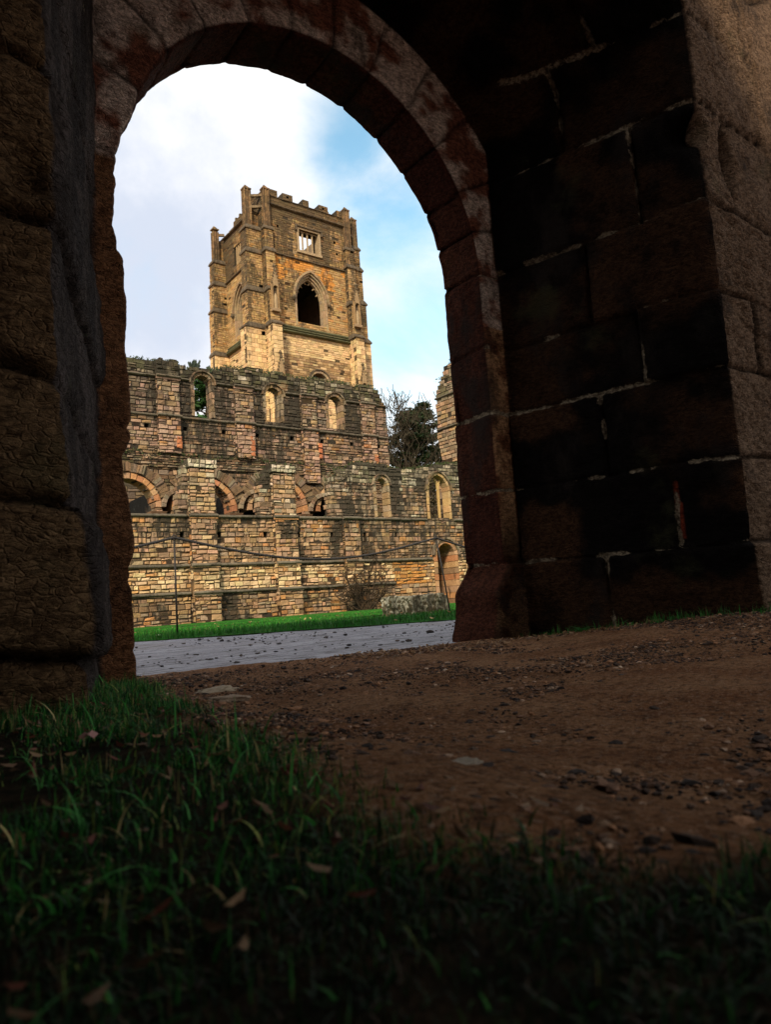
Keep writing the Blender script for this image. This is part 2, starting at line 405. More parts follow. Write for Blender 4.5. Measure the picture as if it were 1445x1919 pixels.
Ol, Yl = smooth_t(O, 2.6, js[-1] - 9, js[-1] + 10), smooth_t(YY, 2.6, js[-1] - 9, js[-1] + 10)
O, YY = Ol, Yl
X = S[:, 0:1] + S[:, 2:3] * O; Z = S[:, 1:2] + S[:, 3:4] * O
# profile normals (toward the open side)
dO = np.gradient(O, axis=1); dY = np.gradient(YY, axis=1); ln = np.maximum(np.hypot(dO, dY), 1e-9)
nO, nY = dY / ln, -dO / ln
nO[:, :jr[3]] = 0; nY[:, :jr[3]] = 1
NX, NZ = S[:, 2:3] * nO, S[:, 3:4] * nO; NY = nY
Pw = np.stack([X, YY, Z], -1).reshape(-1, 3)
def beds(zv, B):
    B = np.array(B); i = np.searchsorted(B, zv); lo = B[np.clip(i - 1, 0, len(B) - 1)]; hi = B[np.clip(i, 0, len(B) - 1)]
    return i, np.minimum(np.abs(zv - lo), np.abs(hi - zv))
Zf, Xf, Yf = Z.ravel(), X.ravel(), YY.ravel()
segf = np.tile(seg, ns); sk = np.repeat(S[:, 4], ntt).astype(int); thf = np.repeat(S[:, 5], ntt); lft = np.repeat(isl, ntt)
wob = fbm(Pw * 3.0, 41, 3) * .022
jd = np.full(len(Zf), 9.); bi = np.zeros(len(Zf), int)
# ring and reveal: bed joints in the jambs, radial joints in the arch
BR = [-.5, .49, .98, 1.5, 1.95, 2.48, 9]; BL = [-.5, .17, .53, 1.18, 2.02, 2.44, 9]
TH = np.radians([-20, 0, 14, 27.6, 43, 57, 71.7, 86, 99, 113, 128, 143, 160, 178, 200])
i1, d1 = beds(Zf + wob, BR); i2, d2 = beds(Zf + wob * 1.5, BL)
i3, d3 = beds(thf + wob, TH); d3 = d3 * 1.35
isring = np.isin(segf, ['r', 'f', 'b'])
jd = np.where(isring, np.where(sk == 1, d3, np.where(lft, d2, d1)), jd)
bi = np.where(isring, np.where(sk == 1, 100 + i3, np.where(lft, 200 + i2, 300 + i1)), bi)
# splay and outer face of the right side: courses with upright joints
BW = [-.5, .49, .98, 1.5, 1.95, 2.5, 3.14, 3.7, 4.3, 5, 9]
i4, d4 = beds(Zf + wob, BW)
VJ = {1: [2.66], 2: [2.27], 3: [2.64], 4: [2.36], 5: [2.63], 6: [2.3], 7: [2.7], 8: [2.4], 9: [2.6], 10: [2.5]}
VO = {1: [5.0], 2: [4.45], 3: [4.9], 4: [4.35], 5: [5.1], 6: [4.32], 7: [4.8], 8: [4.4], 9: [5], 10: [4.6]}
uj = np.full(len(Zf), 9.); ci = np.zeros(len(Zf), int)
for k in VJ:
    mk = (i4 == k) & (segf == 's'); uj[mk] = np.abs(Yf[mk] + wob[mk] - VJ[k][0]); ci[mk] = (Yf[mk] < VJ[k][0]) + 1
    mk = (i4 == k) & np.isin(segf, ['o', 'w']); uj[mk] = np.abs(Xf[mk] + wob[mk] - VO[k][0]); ci[mk] = (Xf[mk] > VO[k][0]) * 2
isR = (~isring) & (~lft)
jd = np.where(isR, np.minimum(d4, uj), jd); bi = np.where(isR, 400 + i4 * 7 + ci, bi)
# left side: badly eroded big blocks, wide open joints on the outer face, almost none left on the splay
BLO = [-.5, .22, .60, .96, 1.36, 1.80, 2.3, 2.9, 3.6, 4.4, 9]
i5, d5 = beds(Zf + wob * 2.2 + .05 * (Xf - .4), BLO)
isL = (~isring) & lft
jd = np.where(isL, d5, jd); bi = np.where(isL, 600 + i5, bi)
outer = np.isin(segf, ['o', 'w'])
jmod = .45 + .9 * vnoise(Pw * 2.3, 51)
jA = np.where(isL, np.where(outer, .055, .016), np.where(isring & lft, .014, np.where(isring, .026, np.where(outer, .035, .022)))) * jmod
jW = np.where(isL, np.where(outer, .020, .02), np.where(isring & lft, .022, .013))
disp = -jA * np.exp(-(jd / jW) ** 2)
boff = (hash3(bi, bi * 3, bi * 7, 5) - .5)
disp += boff * np.where(isL & outer, .035, np.where(isring, .008, np.where(outer, .03, .055)))
amp = np.where(isL & outer, .9, np.where(isL, 1.0, np.where(outer, 1.2, np.where(isring & lft, 1.2, 1.0))))
disp += amp * (fbm(Pw * 2.6, 61, 3) * .020 + fbm(Pw * 9, 65, 3) * .010 + fbm(Pw * 26, 67, 3) * np.where(isring, .003, .007))
Pd = np.stack([Pw[:, 0] * 1.0 + Pw[:, 1] * .3, Pw[:, 1], Pw[:, 2] + .45 * Pw[:, 0]], 1)
rid = 1 - np.abs(fbm(Pd * np.array([12, 12, 30]), 71, 3)) * 2
ridl = 1 - np.abs(fbm(np.stack([Xf * 5, Yf * 5, Zf * 34], 1), 73, 3)) * 2
rid = np.where(isL, ridl, rid)
disp += np.where(isL & outer, .022 * (.45 - np.abs(fbm(Pw * np.array([5, 5, 9]), 75, 4))), 0)
disp += np.where(outer, np.where(isL, .015, .014), np.where(isL, .005, .005)) * (rid - .6) * np.where(segf == 'r', .4, 1)
# lost stone: hollows in the outer faces
for hx, hz, rx, rz, dp, sd_ in ((4.28, 2.86, .07, .17, .30, 1), (3.97, 2.95, .07, .10, .13, 1), (.36, 1.48, .05, .07, .05, 0), (.44, 1.72, .03, .08, .03, 0)):
    mk = outer | (segf == 's'); dd = ((Xf - hx) / rx) ** 2 + ((Zf - hz) / rz) ** 2 + ((Yf - YO) / .25) ** 2
    disp -= np.where(mk, dp * np.exp(-dd ** 2 * (1 + wob * 10)), 0)
# vertical run of flaking on the left splay
mk = isL & (segf == 's')
disp += np.where(mk, .010 * fbm(np.stack([Xf * 9, Yf * 6, Zf * 4], 1), 81, 5), 0)
disp = np.where(np.isin(segf, ['w', 'b']) & (np.tile(fr, ns) > .3), 0, disp)
Pw = Pw + np.stack([NX.ravel(), NY.ravel(), NZ.ravel()], 1) * disp[:, None]
# stone colours by face, with shade painted into the right splay
hb = hash3(bi, bi * 5, bi * 11, 9)[:, None]
splay_shade = sstep(-.10, .14, fbm(Pw * np.array([1.6, 1.6, 1.9]), 97, 5) + .34 * np.exp(-((Yf - 2.8) / .45) ** 2 - ((Zf - 2.9) / .8) ** 2))[:, None]  # random dark patches plus a blob of painted shade high beside the ring
c_right = (np.array([.052, .025, .012]) * (1 - hb) + np.array([.085, .043, .022]) * hb) * (1 - splay_shade) + np.array([.008, .006, .005]) * splay_shade
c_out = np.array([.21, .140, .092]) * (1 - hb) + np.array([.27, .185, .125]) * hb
c_lout = np.array([.20, .122, .062]) * (1 - hb) + np.array([.26, .165, .085]) * hb
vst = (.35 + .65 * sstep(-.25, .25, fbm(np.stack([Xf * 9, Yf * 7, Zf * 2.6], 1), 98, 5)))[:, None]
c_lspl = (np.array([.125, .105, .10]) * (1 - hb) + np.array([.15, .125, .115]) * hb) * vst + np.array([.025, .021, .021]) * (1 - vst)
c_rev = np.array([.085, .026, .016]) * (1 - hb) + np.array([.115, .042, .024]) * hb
c_ringl = np.array([.27, .125, .06]) * (1 - hb) + np.array([.30, .15, .075]) * hb
lich = sstep(-.2, .1, fbm(Pw * 6, 91, 5))[:, None]
c_ring = np.array([.26, .10, .06]) * (1 - lich) + np.array([.74, .58, .48]) * lich
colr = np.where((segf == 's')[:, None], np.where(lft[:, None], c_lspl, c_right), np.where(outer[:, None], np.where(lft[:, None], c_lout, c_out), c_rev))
jamb_l = (lft & (sk == 0))
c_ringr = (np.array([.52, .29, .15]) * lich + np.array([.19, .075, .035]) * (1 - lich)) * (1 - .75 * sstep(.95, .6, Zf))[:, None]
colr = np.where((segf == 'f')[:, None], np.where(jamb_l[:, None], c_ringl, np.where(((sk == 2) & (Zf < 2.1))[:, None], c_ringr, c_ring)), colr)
c_right = c_right
mort = (0 * np.exp(-(jd / .016) ** 2) * sstep(-.25, .2, fbm(Pw * 4.5, 95, 3)) * np.where(lft & (sk != 1), 0, 1) * np.isin(segf, ['r', 'f', 's']))[:, None]
colr = colr * (1 - mort * .85) + np.array([.36, .28, .19]) * mort * .85
red = np.where(isR & (np.abs(Yf - 2.255 - .05 * (Zf - .7)) < .011 + .02 * (Zf - .55)) & (Zf > .55) & (Zf < .88) & (segf == 's'), .8, 0)[:, None]
colr = colr * (1 - red) + np.array([.30, .055, .025]) * red
mok = np.isin(segf, ['r', 'f', 's']) & ~(lft & (sk != 1)) & ~((sk == 1) & (segf != 's'))
colr = colr * (1 - .85 * (np.exp(-(jd / .012) ** 2) * (np.isin(segf, ['f', 'r']) & (sk == 1) | outer & (jd < .05)))[:, None])
colr = np.concatenate([colr, np.where(mok, np.clip((jd + .028 * (1 - sstep(-.3, .15, fbm(Pw * 4.5, 95, 3)))) / .06, 0, 1), 1)[:, None]], 1)
mt, t, b = mat_base('archway_stone'); P = nd(t, 'TexCoord').outputs['Object']
at = nd(t, 'Attribute', attribute_name='Col')
gr_ = rng_(t, noise(t, P, 30, 9, .85, sc=(1, 1, 2.0)), .43, .58)
lt_ = mixc(t, 1.0, at.outputs['Color'], (1.45, 1.40, 1.35), 'MULTIPLY')
c = mixc(t, gr_, mixc(t, 1.0, at.outputs['Color'], (.22, .19, .17), 'MULTIPLY'), lt_)
c0 = c
c = mixc(t, rng_(t, noise(t, P, 9, 7, .7), .3, .72), at.outputs['Color'], (.35, .3, .28), 'MULTIPLY'); c = mixc(t, .6, c, c0)
c = mixc(t, rng_(t, noise(t, P, 3, 6, .65, sc=(1, 1, .5), loc=(2, 6, 1)), .52, .68, 0, .8), c, (.03, .022, .018))
c = mixc(t, rng_(t, noise(t, P, 45, 4, .6), .60, .70, 0, .55), c, (.025, .018, .014))
c = mixc(t, rng_(t, noise(t, P, 2.2, 5, .6, loc=(1, 8, 3)), .6, .72, 0, .3), c, (.10, .10, .045))
jf_ = mul(t, at.outputs['Alpha'], mul(t, mul(t, noise(t, P, 26, 6, .75), -.5, 'ADD'), .75), 'ADD')
c = mixc(t, rng_(t, jf_, .16, .30, .9, 0), c, mixc(t, rng_(t, noise(t, P, 40, 4, .7), .4, .6), (.44, .35, .24), (.12, .09, .06)))
t.links.new(c, b.inputs['Base Color']); b.inputs['Roughness'].default_value = .9; b.inputs['Specular IOR Level'].default_value = .04
vo = nd(t, 'TexVoronoi', Scale=26.0, feature='DISTANCE_TO_EDGE'); mv = nd(t, 'Mapping'); mv.inputs['Scale'].default_value = (1, 1, 2.4)
wv = nd(t, 'Mix', data_type='VECTOR'); wv.inputs[0].default_value = .06; nvc = nd(t, 'TexNoise', Scale=9.0, Detail=5.0); t.links.new(P, nvc.inputs['Vector']); t.links.new(P, wv.inputs[4]); t.links.new(nvc.outputs['Color'], wv.inputs[5])
t.links.new(wv.outputs[1], mv.inputs[0]); t.links.new(mv.outputs[0], vo.inputs['Vector'])
chip = rng_(t, vo.outputs['Distance'], 0, .10, 0, .45)
bump(t, b, mul(t, chip, mul(t, noise(t, P, 30, 8, .75, sc=(1, 1, 1.7)), mul(t, noise(t, P, 95, 4, .7), .4), 'ADD'), 'ADD'), 1.0, .06)
M['arch'] = mt
idx = np.arange(ns * ntt).reshape(ns, ntt)
nl = int((S[:, 4] == 0).sum()); nr = int((S[:, 4] == 2).sum())
def patch(name, s0, s1, t0, t1, label=None):
    sub = idx[s0:s1, t0:t1]; q = np.stack([sub[:-1, :-1], sub[:-1, 1:], sub[1:, 1:], sub[1:, :-1]], -1).reshape(-1, 4)
    u, inv = np.unique(q, return_inverse=True)
    o = mesh_obj(name, Pw[u], inv.reshape(-1, 4), colr[u], M['arch'], arch, True)
    if label: o['label'] = label
    return o
tr0, tr1 = jr[0], jf[-1] + 1
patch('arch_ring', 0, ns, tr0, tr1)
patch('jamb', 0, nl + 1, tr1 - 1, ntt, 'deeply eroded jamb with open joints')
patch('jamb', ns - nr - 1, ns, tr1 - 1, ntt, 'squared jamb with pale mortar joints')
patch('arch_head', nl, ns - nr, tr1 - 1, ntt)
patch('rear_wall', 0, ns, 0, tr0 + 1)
# unseen roof, walls and block added around the camera to keep daylight out
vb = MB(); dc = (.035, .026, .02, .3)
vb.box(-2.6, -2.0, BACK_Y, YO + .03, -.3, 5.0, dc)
vb.box(-2.6, BLOCKER_ROOF_X, BACK_Y, YO + .03, 5.0, 5.5, dc)
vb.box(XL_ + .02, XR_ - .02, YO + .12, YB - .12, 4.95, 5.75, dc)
vb.box(-2.0, .5, -1.7, -.9, -.3, 5.0, dc)                      # added block behind the camera, darkening the near ground
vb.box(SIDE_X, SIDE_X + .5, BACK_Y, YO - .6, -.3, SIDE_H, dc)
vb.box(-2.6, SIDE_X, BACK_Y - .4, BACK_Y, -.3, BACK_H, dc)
vb.build('light_blocker', M['arch'], arch)

# ------------------------------------------------------------------ coursed masonry, stone by stone
def stone_face(mb, O, U, Nn, u0, u1, v0, v1, colfn, top=None, holes=(), course=(.24, .36), length=(.38, .8), thick=.9,
               prot=.03, ch=.025, gap=.022, jit=.021, left=None, right=None, pits=(), seed=0, mort=.03, ends=0.):
    """courses of separate stones over a recessed mortar core; holes are tests (u, v) -> True where the wall is open"""
    rg = random.Random(seed); O = np.array(O, float); U = np.array(U, float); Nn = np.array(Nn, float); V = np.array([0, 0, 1.])
    def Pt(u, v, d): return O + U * u + V * v + Nn * d
    def boxf(ua, ub, va, vb_, da, db, col):
        mb.add([Pt(ua, va, da), Pt(ub, va, da), Pt(ub, va, db), Pt(ua, va, db), Pt(ua, vb_, da), Pt(ub, vb_, da), Pt(ub, vb_, db), Pt(ua, vb_, db)],
               [(0, 3, 2, 1), (4, 5, 6, 7), (0, 1, 5, 4), (1, 2, 6, 5), (2, 3, 7, 6), (3, 0, 4, 7)], col)
    v = v0
    while v < v1 - .02:
        h = rg.uniform(*course); va, vb_ = v, min(v + h, v1)
        if v1 - vb_ < course[0] * .5: vb_ = v1
        v = vb_; vm = (va + vb_) / 2
        us = np.arange(u0, u1 + .001, .04)
        ok = np.array([(top is None or vm < top(u)) and (left is None or u >= left(vm)) and (right is None or u <= right(vm))
                       and not any(hf(u, vm) for hf in holes) for u in us])
        i = 0
        while i < len(us):
            if not ok[i]: i += 1; continue
            j = i
            while j + 1 < len(us) and ok[j + 1]: j += 1
            a, bq = us[i], us[j]; i = j + 1
            if bq - a < .1: continue
            cuts = [a]
            while cuts[-1] < bq - 1e-6:
                nx = cuts[-1] + rg.uniform(*length) * (h / (.5 * sum(course))) ** .3
                if bq - nx < length[0] * .6: nx = bq
                cuts.append(min(nx, bq))
            if ends and (left is not None or a > u0 + .01):
                dd = 0.
                while dd < thick - .05:              # quoins on the broken end
                    de = min(thick, dd + rg.uniform(.22, .45)); ex = rg.uniform(-.02, ends); cc = colfn(a, vm, rg)
                    q = [Pt(a - ex, va + gap, -dd - gap), Pt(a - ex, va + gap, -de + gap), Pt(a - ex + rg.uniform(-.03, .03), vb_ - gap, -de + gap), Pt(a - ex + rg.uniform(-.03, .03), vb_ - gap, -dd - gap)]
                    q2 = [p_ + U * (ex + .2) for p_ in q]
                    mb.add(q + q2, [(0, 1, 2, 3), (0, 4, 5, 1), (1, 5, 6, 2), (2, 6, 7, 3), (3, 7, 4, 0)], cc); dd = de
            # mortar core, broken where a pit is left in the wall
            pit = [pp for pp in pits if va - .02 < pp[1] < vb_ + .02 and a < pp[0] < bq]
            spans = [(a, bq)]
            for pp in pit:
                spans = [q for (x0, x1) in spans for q in ((x0, min(x1, pp[0] - pp[2])), (max(x0, pp[0] + pp[2]), x1)) if q[1] > q[0] + .01]
            mc = np.array(colfn((a + bq) / 2, vm, rg)); mc[:3] = mc[:3] * .13
            for (x0, x1) in spans: boxf(x0, x1, va, vb_, -mort, -thick, mc)
            for pp in pit: boxf(pp[0] - pp[2], pp[0] + pp[2], va, vb_, -.42, -thick, (.03, .025, .02, 0))
            for k in range(len(cuts) - 1):
                ua, ub = cuts[k] + gap, cuts[k + 1] - gap
                segs = [(ua, ub)]
                for pp in pit:
                    segs = [q for (x0, x1) in segs for q in ((x0, min(x1, pp[0] - pp[2])), (max(x0, pp[0] + pp[2]), x1)) if q[1] > q[0] + .06]
                for (x0, x1) in segs:
                  if rg.random() < .02: continue
                  if True:
                    w0, w1 = va + gap, vb_ - gap; p = rg.uniform(-.6, 1.15) * prot
                    rr = rg.random()
                    if h > .22 and rr < .14:                     # two thin stones in the height of one
                        wm = va + h * rg.uniform(.4, .6)
                        parts_ = ((w0, wm - gap * .7), (wm + gap * .7, w1))
                    elif rr < .22: parts_ = ((w0, w1 - rg.uniform(.01, .05)),)
                    else: parts_ = ((w0, w1),)
                  for (w0, w1) in parts_:
                    cr = min(ch, (x1 - x0) * .3, (w1 - w0) * .3); col = colfn((x0 + x1) / 2, vm, rg)
                    J = lambda s=jit: rg.uniform(-s, s)
                    c4 = [(x0 + J(), w0 + J()), (x1 + J(), w0 + J()), (x1 + J(), w1 + J()), (x0 + J(), w1 + J())]
                    mx, my = (x0 + x1) / 2, (w0 + w1) / 2
                    vv = [Pt(x, y, -mort - .02) for x, y in c4] + [Pt(x, y, p - cr * .7) for x, y in c4]
                    vv += [Pt(x + math.copysign(cr, mx - x), y + math.copysign(cr, my - y), p + J(jit * 1.4)) for x, y in c4]
                    ff = []
                    for r0 in (0, 4):
                        for q in range(4): ff.append((r0 + q, r0 + (q + 1) % 4, r0 + 4 + (q + 1) % 4, r0 + 4 + q))
                    ff.append((8, 9, 10, 11)); mb.add(vv, ff, col)
def arch_pts(uc, vc, half, rise_kind='round', n=12, grow=0., rise=None):
    """points of an arch from its left springing over the crown to the right"""
    if rise_kind == 'round':
        return [(uc + (half + grow) * math.cos(a), vc + (half + grow) * math.sin(a)) for a in np.linspace(math.pi, 0, n + 1)]
    k = rise if rise else 1.35                       # pointed: two arcs struck from centres on the springing line
    Rr = half * k + grow; c0 = half * (k - 1)
    amax = math.acos(min(1, c0 / Rr)); m_ = n // 2
    lp_ = [(uc + c0 - Rr * math.cos(a), vc + Rr * math.sin(a)) for a in np.linspace(0, amax, m_ + 1)]
    return lp_ + [(2 * uc - p[0], p[1]) for p in lp_[::-1][1:]]
def in_arch(uc, vb, vc, half, kind='round', rise=1.35):
    def f(u, v):
        if v < vb: return False
        if v <= vc: return abs(u - uc) < half
        dx, dy = abs(u - uc), v - vc
        if kind == 'round': return dx * dx + dy * dy < half * half
        c0 = half * (rise - 1); return (dx + c0) ** 2 + dy * dy < (half * rise) ** 2
    return f
def voussoirs(mb, O, U, Nn, pin, pout, d0, d1, colfn, seed=0, gap=.012, jit=.012, skip=0.):
    """a ring of wedge stones between two point lists, from depth d0 (back) to d1 (front)"""
    rg = random.Random(seed); O = np.array(O, float); U = np.array(U, float); Nn = np.array(Nn, float)
    P3 = lambda p, d: O + U * p[0] + np.array([0, 0, 1.]) * p[1] + Nn * d
    for i in range(len(pin) - 1):
        if rg.random() < skip: continue
        a, b_, c_, d_ = [np.array(q, float) for q in (pin[i], pin[i + 1], pout[i + 1], pout[i])]
        mid = (a + b_ + c_ + d_) / 4
        q = [x + (mid - x) / max(np.linalg.norm(mid - x), 1e-6) * gap + np.array([rg.uniform(-jit, jit), rg.uniform(-jit, jit)]) for x in (a, b_, c_, d_)]
        p = d1 + rg.uniform(-jit, jit) * 1.5
        cr = .02
        qi = [x + (mid - x) / max(np.linalg.norm(mid - x), 1e-6) * cr for x in q]
        vv = [P3(x, d0) for x in q] + [P3(x, p - cr) for x in q] + [P3(x, p) for x in qi]
        ff = [(0, 1, 2, 3)]
        for r0 in (0, 4):
            for k in range(4): ff.append((r0 + k, r0 + (k + 1) % 4, r0 + 4 + (k + 1) % 4, r0 + 4 + k))
        ff.append((8, 9, 10, 11)); mb.add(vv, ff, colfn(mid[0], mid[1], rg))
def jamb_pts(u, v0, v1, step=.4):
    n = max(1, int((v1 - v0) / step)); return [(u, v) for v in np.linspace(v0, v1, n + 1)]
def string(mb, O, U, Nn, u0, u1, v, h, proj, col, seed=0, seglen=1.1):
    """a weathered string course: sloped top, undercut below, in short lengths"""
    rg = random.Random(seed); O = np.array(O, float); U = np.array(U, float); Nn = np.array(Nn, float)
    u = u0
    while u < u1 - .02:
        e = min(u1, u + rg.uniform(.7, 1.3) * seglen)
        if u1 - e < .3: e = u1
        dv, dp = rg.uniform(-.012, .012), rg.uniform(-.03, .01)
        prof = [(-.05, 0), (proj * .55 + dp, 0), (proj + dp, h * .3), (proj + dp, h * .6), (0.02, h), (-.05, h)]
        vv = []
        for uu in (u + .006, e - .006):
            vv += [O + U * uu + np.array([0, 0, 1.]) * (v + q[1] + dv) + Nn * q[0] for q in prof]
        n = len(prof); ff = [(k, (k + 1) % n, n + (k + 1) % n, n + k) for k in range(n)] + [tuple(range(n))[::-1], tuple(range(n, 2 * n))]
        mb.add(vv, ff, tuple(np.array(col[:3]) * rg.uniform(.7, 1.2)) + (col[3],)); u = e
def tint(base, rg, var=.24, hue=.05):
    k = 1 + rg.uniform(-var, var); return tuple(max(.01, c_ * k * (1 + rg.uniform(-hue, hue))) for c_ in base)
def pick(rg, *opts):
    tot = sum(max(o[0], 0) for o in opts); r = rg.random() * tot; ch = opts[-1][1]
    mean = [sum(max(o[0], 0) * o[1][k] for o in opts) / tot for k in range(3)]
    for o in opts:
        r -= max(o[0], 0)
        if r <= 0: ch = o[1]; break
    return tuple(m_ * .4 + c_ * .6 for m_, c_ in zip(mean, ch))
CREAM, TAN, PINK, GREY, BROWN, ORANGE, DARK, MOSS, PALE = (.62, .46, .25), (.42, .27, .13), (.40, .255, .165), (.25, .205, .145), (.19, .12, .065), (.46, .20, .05), (.075, .06, .042), (.055, .06, .022), (.55, .50, .37)
def moss_tufts(name, parent, pts, seed=0, size=.09, n=14, cols=((.03, .05, .012), (.05, .07, .02), (.02, .03, .01))):
    """cushions of moss and short grass along a broken wall head"""
    rg = random.Random(seed); mb = MB()
    for p in pts:
        for k in range(n):
            q = np.array(p) + np.array([rg.gauss(0, .16), rg.gauss(0, .12), abs(rg.gauss(0, .05))]); s_ = size * rg.uniform(.5, 1.4)
            a = rg.uniform(0, 6.28); d1_ = np.array([math.cos(a), math.sin(a), rg.uniform(-.3, .5)]) * s_; d2_ = np.array([rg.uniform(-.4, .4), rg.uniform(-.4, .4), 1.]) * s_ * rg.uniform(.4, 1.3)
            mb.add([q - d1_ * .5, q + d1_ * .5, q + d2_], [(0, 1, 2)], rg.choice(cols) + (1,))
    o = mb.build(name, M['leaf'], parent); o['kind'] = 'stuff'; return o

# ------------------------------------------------------------------ the lower ruined wall (aisle wall)
YW = 34.0; ZG = -.34
FX, FN = (1, 0, 0), (0, -1, 0)
aisle = thing('ruined_aisle', (20, YW, ZG), 'long ruined lower wall with broken buttresses and open arches, standing along the lawn', 'ruined wall')
def aisle_col(off=0.):
    def f(u, v, rg):
        g = n1(u * .35, v * .5, 0, 11); g2 = n1(u * .9, v * .7, 3, 12); right_ = float(sstep(20.5, 23.5, u))
        if v < 1.15: base = pick(rg, (3, TAN), (2, BROWN), (2, PINK), (2 + 2 * g2, GREY), (2 * g, ORANGE))
        elif v < 2.5:
            base = pick(rg, (6 * (1 - .5 * right_) * (1.4 - abs(v - 1.6)), (.70, .54, .31)), (3, TAN), (1.5, PINK), (1.2, ORANGE), (.6 + right_, BROWN))
            if 26.3 < u < 28.7: base = pick(rg, (5, ORANGE), (1.5, (.46, .28, .10)), (1, TAN))
        elif v < 5: base = pick(rg, (2.4, TAN), (4 - 2.5 * right_, PINK), (1.5 + right_ * 2, GREY), (.8 + 2 * right_, BROWN), (1 - right_, CREAM), (.6, ORANGE))
        else: base = pick(rg, (3, GREY), (2, PINK), (1, TAN), (2, BROWN), (.5, PALE), (1, DARK))
        if v > 7.2: base = pick(rg, (2, PALE), (2, MOSS), (2, GREY), (1, DARK))
        a = .0 + .38 * float(sstep(.55, .75, g2)) * (1 if v < 1.2 or u > 17 else .5) + right_ * (.12 if v > 2.5 else .05) - (.35 if 1.2 < v < 2.4 else 0)
        if 26.3 < u < 28.7 and v < 2.5: a -= .4
        return tint(base, rg) + (a + .10 + (.11 if v > 2.5 else 0) + (.08 if v < 1.1 else 0),)
    return f
ac = aisle_col()
W1 = dict(uc=25.72, vb=5.1, vc=7.05, half=.54); W2 = dict(uc=30.25, vb=5.05, vc=6.9, half=.98); DR = dict(uc=30.5, vb=-.4, vc=2.75, half=1.0)
def aisle_top(u):
    prof = [(4, 5.0), (9.0, 5.0), (12.98, 4.98), (13.04, 6.1), (13.3, 6.9), (13.5, 7.75), (15.05, 7.75), (15.1, 4.98), (17.48, 4.98), (17.56, 6.9), (17.9, 7.3), (18.1, 7.75), (19.55, 7.7), (19.65, 4.98), (21.97, 4.98), (22.02, 6.9), (22.3, 7.3), (22.9, 7.9), (24.2, 8.3), (25.4, 8.35), (26.6, 8.25), (27.5, 8.0), (28.2, 8.2), (29.2, 8.3), (30.3, 8.6), (31.5, 8.75), (33, 9.0), (36, 9.2), (60, 9.0)]
    return float(np.interp(u, [q[0] for q in prof], [q[1] for q in prof])) + .16 * (n1(u * 2.1, 0, 0, 77) - .5) - .0
pits_a = [(13.22, 4.01, .11), (15.17, 4.01, .11), (17.79, 4.01, .11), (19.8, 4.01, .11), (22.0, 4.05, .11), (24.3, 3.95, .1), (26.6, 4.0, .1), (19.05, 3.1, .09), (14.35, 3.2, .07)]
mb = MB()
stone_face(mb, (0, YW, 0), FX, FN, 4.0, 44.0, ZG - .1, 9.3, ac, top=aisle_top, holes=[in_arch(**W1), in_arch(W2['uc'], W2['vb'], W2['vc'], W2['half'], 'pt', 1.25), in_arch(**DR)], pits=pits_a, seed=3,
           course=(.14, .31), length=(.17, .62), thick=.6, ends=.12)
# blocked back of the doorway
stone_face(mb, (0, YW + 1.7, 0), FX, FN, 28.8, 33.4, ZG - .1, 4.2, lambda u, v, rg: tint(pick(rg, (2, BROWN), (2, DARK), (1, (.30, .12, .06))), rg) + (.2,), thick=.4, seed=4)
mb.build('masonry', M['abbey'], aisle)
# projecting base courses
mb = MB()
for (a, b_, v1_, p_) in ((4, 13.55, 1.1, .10), (14.95, 18.3, 1.1, .10), (19.65, 22.7, 1.1, .10), (23.8, 26.2, 1.05, .08)):
    stone_face(mb, (0, YW - p_, 0), FX, FN, a, b_, ZG - .1, v1_, ac, thick=p_ + .02, seed=int(a * 10), prot=.03, course=(.15, .31), length=(.18, .6))
mb.build('plinth', M['abbey'], aisle)
def buttress(parent, mat, O_y, u0, u1, v0, tops, colfn, seed, name='buttress', label=None, cap=False, **kw):
    """tops: [(v_top, projection)], lowest stage first; faces front and both flanks, sloped set-offs between stages"""
    mb = MB(); va = v0
    for i, (vt, pj) in enumerate(tops):
        stone_face(mb, (0, O_y - pj, 0), FX, FN, u0, u1, va, vt, colfn, thick=pj, seed=seed + i, **kw)
        for (uu, sgn) in ((u0, -1), (u1, 1)):
            stone_face(mb, (uu, O_y - pj, 0), (0, 1, 0), (sgn, 0, 0), .02, pj, va, vt, lambda a, v, rg: colfn(u0, v, rg), thick=.12, seed=seed + 5 + i, mort=.015, **{k: v for k, v in kw.items() if k != 'mort'})
        nxt = tops[i + 1][1] if i + 1 < len(tops) else None
        if nxt is not None and nxt < pj:
            h = (pj - nxt) * 1.2; cc = colfn(u0, vt, random.Random(i))
            mb.add([(u0 - .04, O_y - pj - .05, vt), (u1 + .04, O_y - pj - .05, vt), (u1 + .04, O_y - nxt + .02, vt + h), (u0 - .04, O_y - nxt + .02, vt + h),
                    (u0 - .04, O_y - pj - .05, vt - .1), (u1 + .04, O_y - pj - .05, vt - .1), (u1 + .04, O_y - nxt + .02, vt - .1), (u0 - .04, O_y - nxt + .02, vt - .1)],
                   [(0, 1, 2, 3), (4, 5, 1, 0), (5, 6, 2, 1), (7, 4, 0, 3), (6, 7, 3, 2)], cc)
        va = vt
    o = mb.build(name, mat, parent)
    if label: o['label'] = label
    return o
def pier_col(u, v, rg):
    r = ac(u, v, rg)
    if v > 5: return tint(pick(rg, (3, TAN), (2, GREY), (2, PINK), (1, PALE)), rg) + (-.05,)
    return r[:3] + (r[3] - .1,)
mo = dict(course=(.15, .31), length=(.2, .56))
buttress(aisle, M['abbey'], YW, 13.58, 14.95, ZG - .1, [(1.12, .50), (2.5, .38), (4.95, .30), (7.38, .26)], pier_col, 40, **mo)
buttress(aisle, M['abbey'], YW, 18.25, 19.62, ZG - .1, [(1.12, .50), (2.5, .38), (4.95, .30), (7.40, .26)], pier_col, 50, **mo)
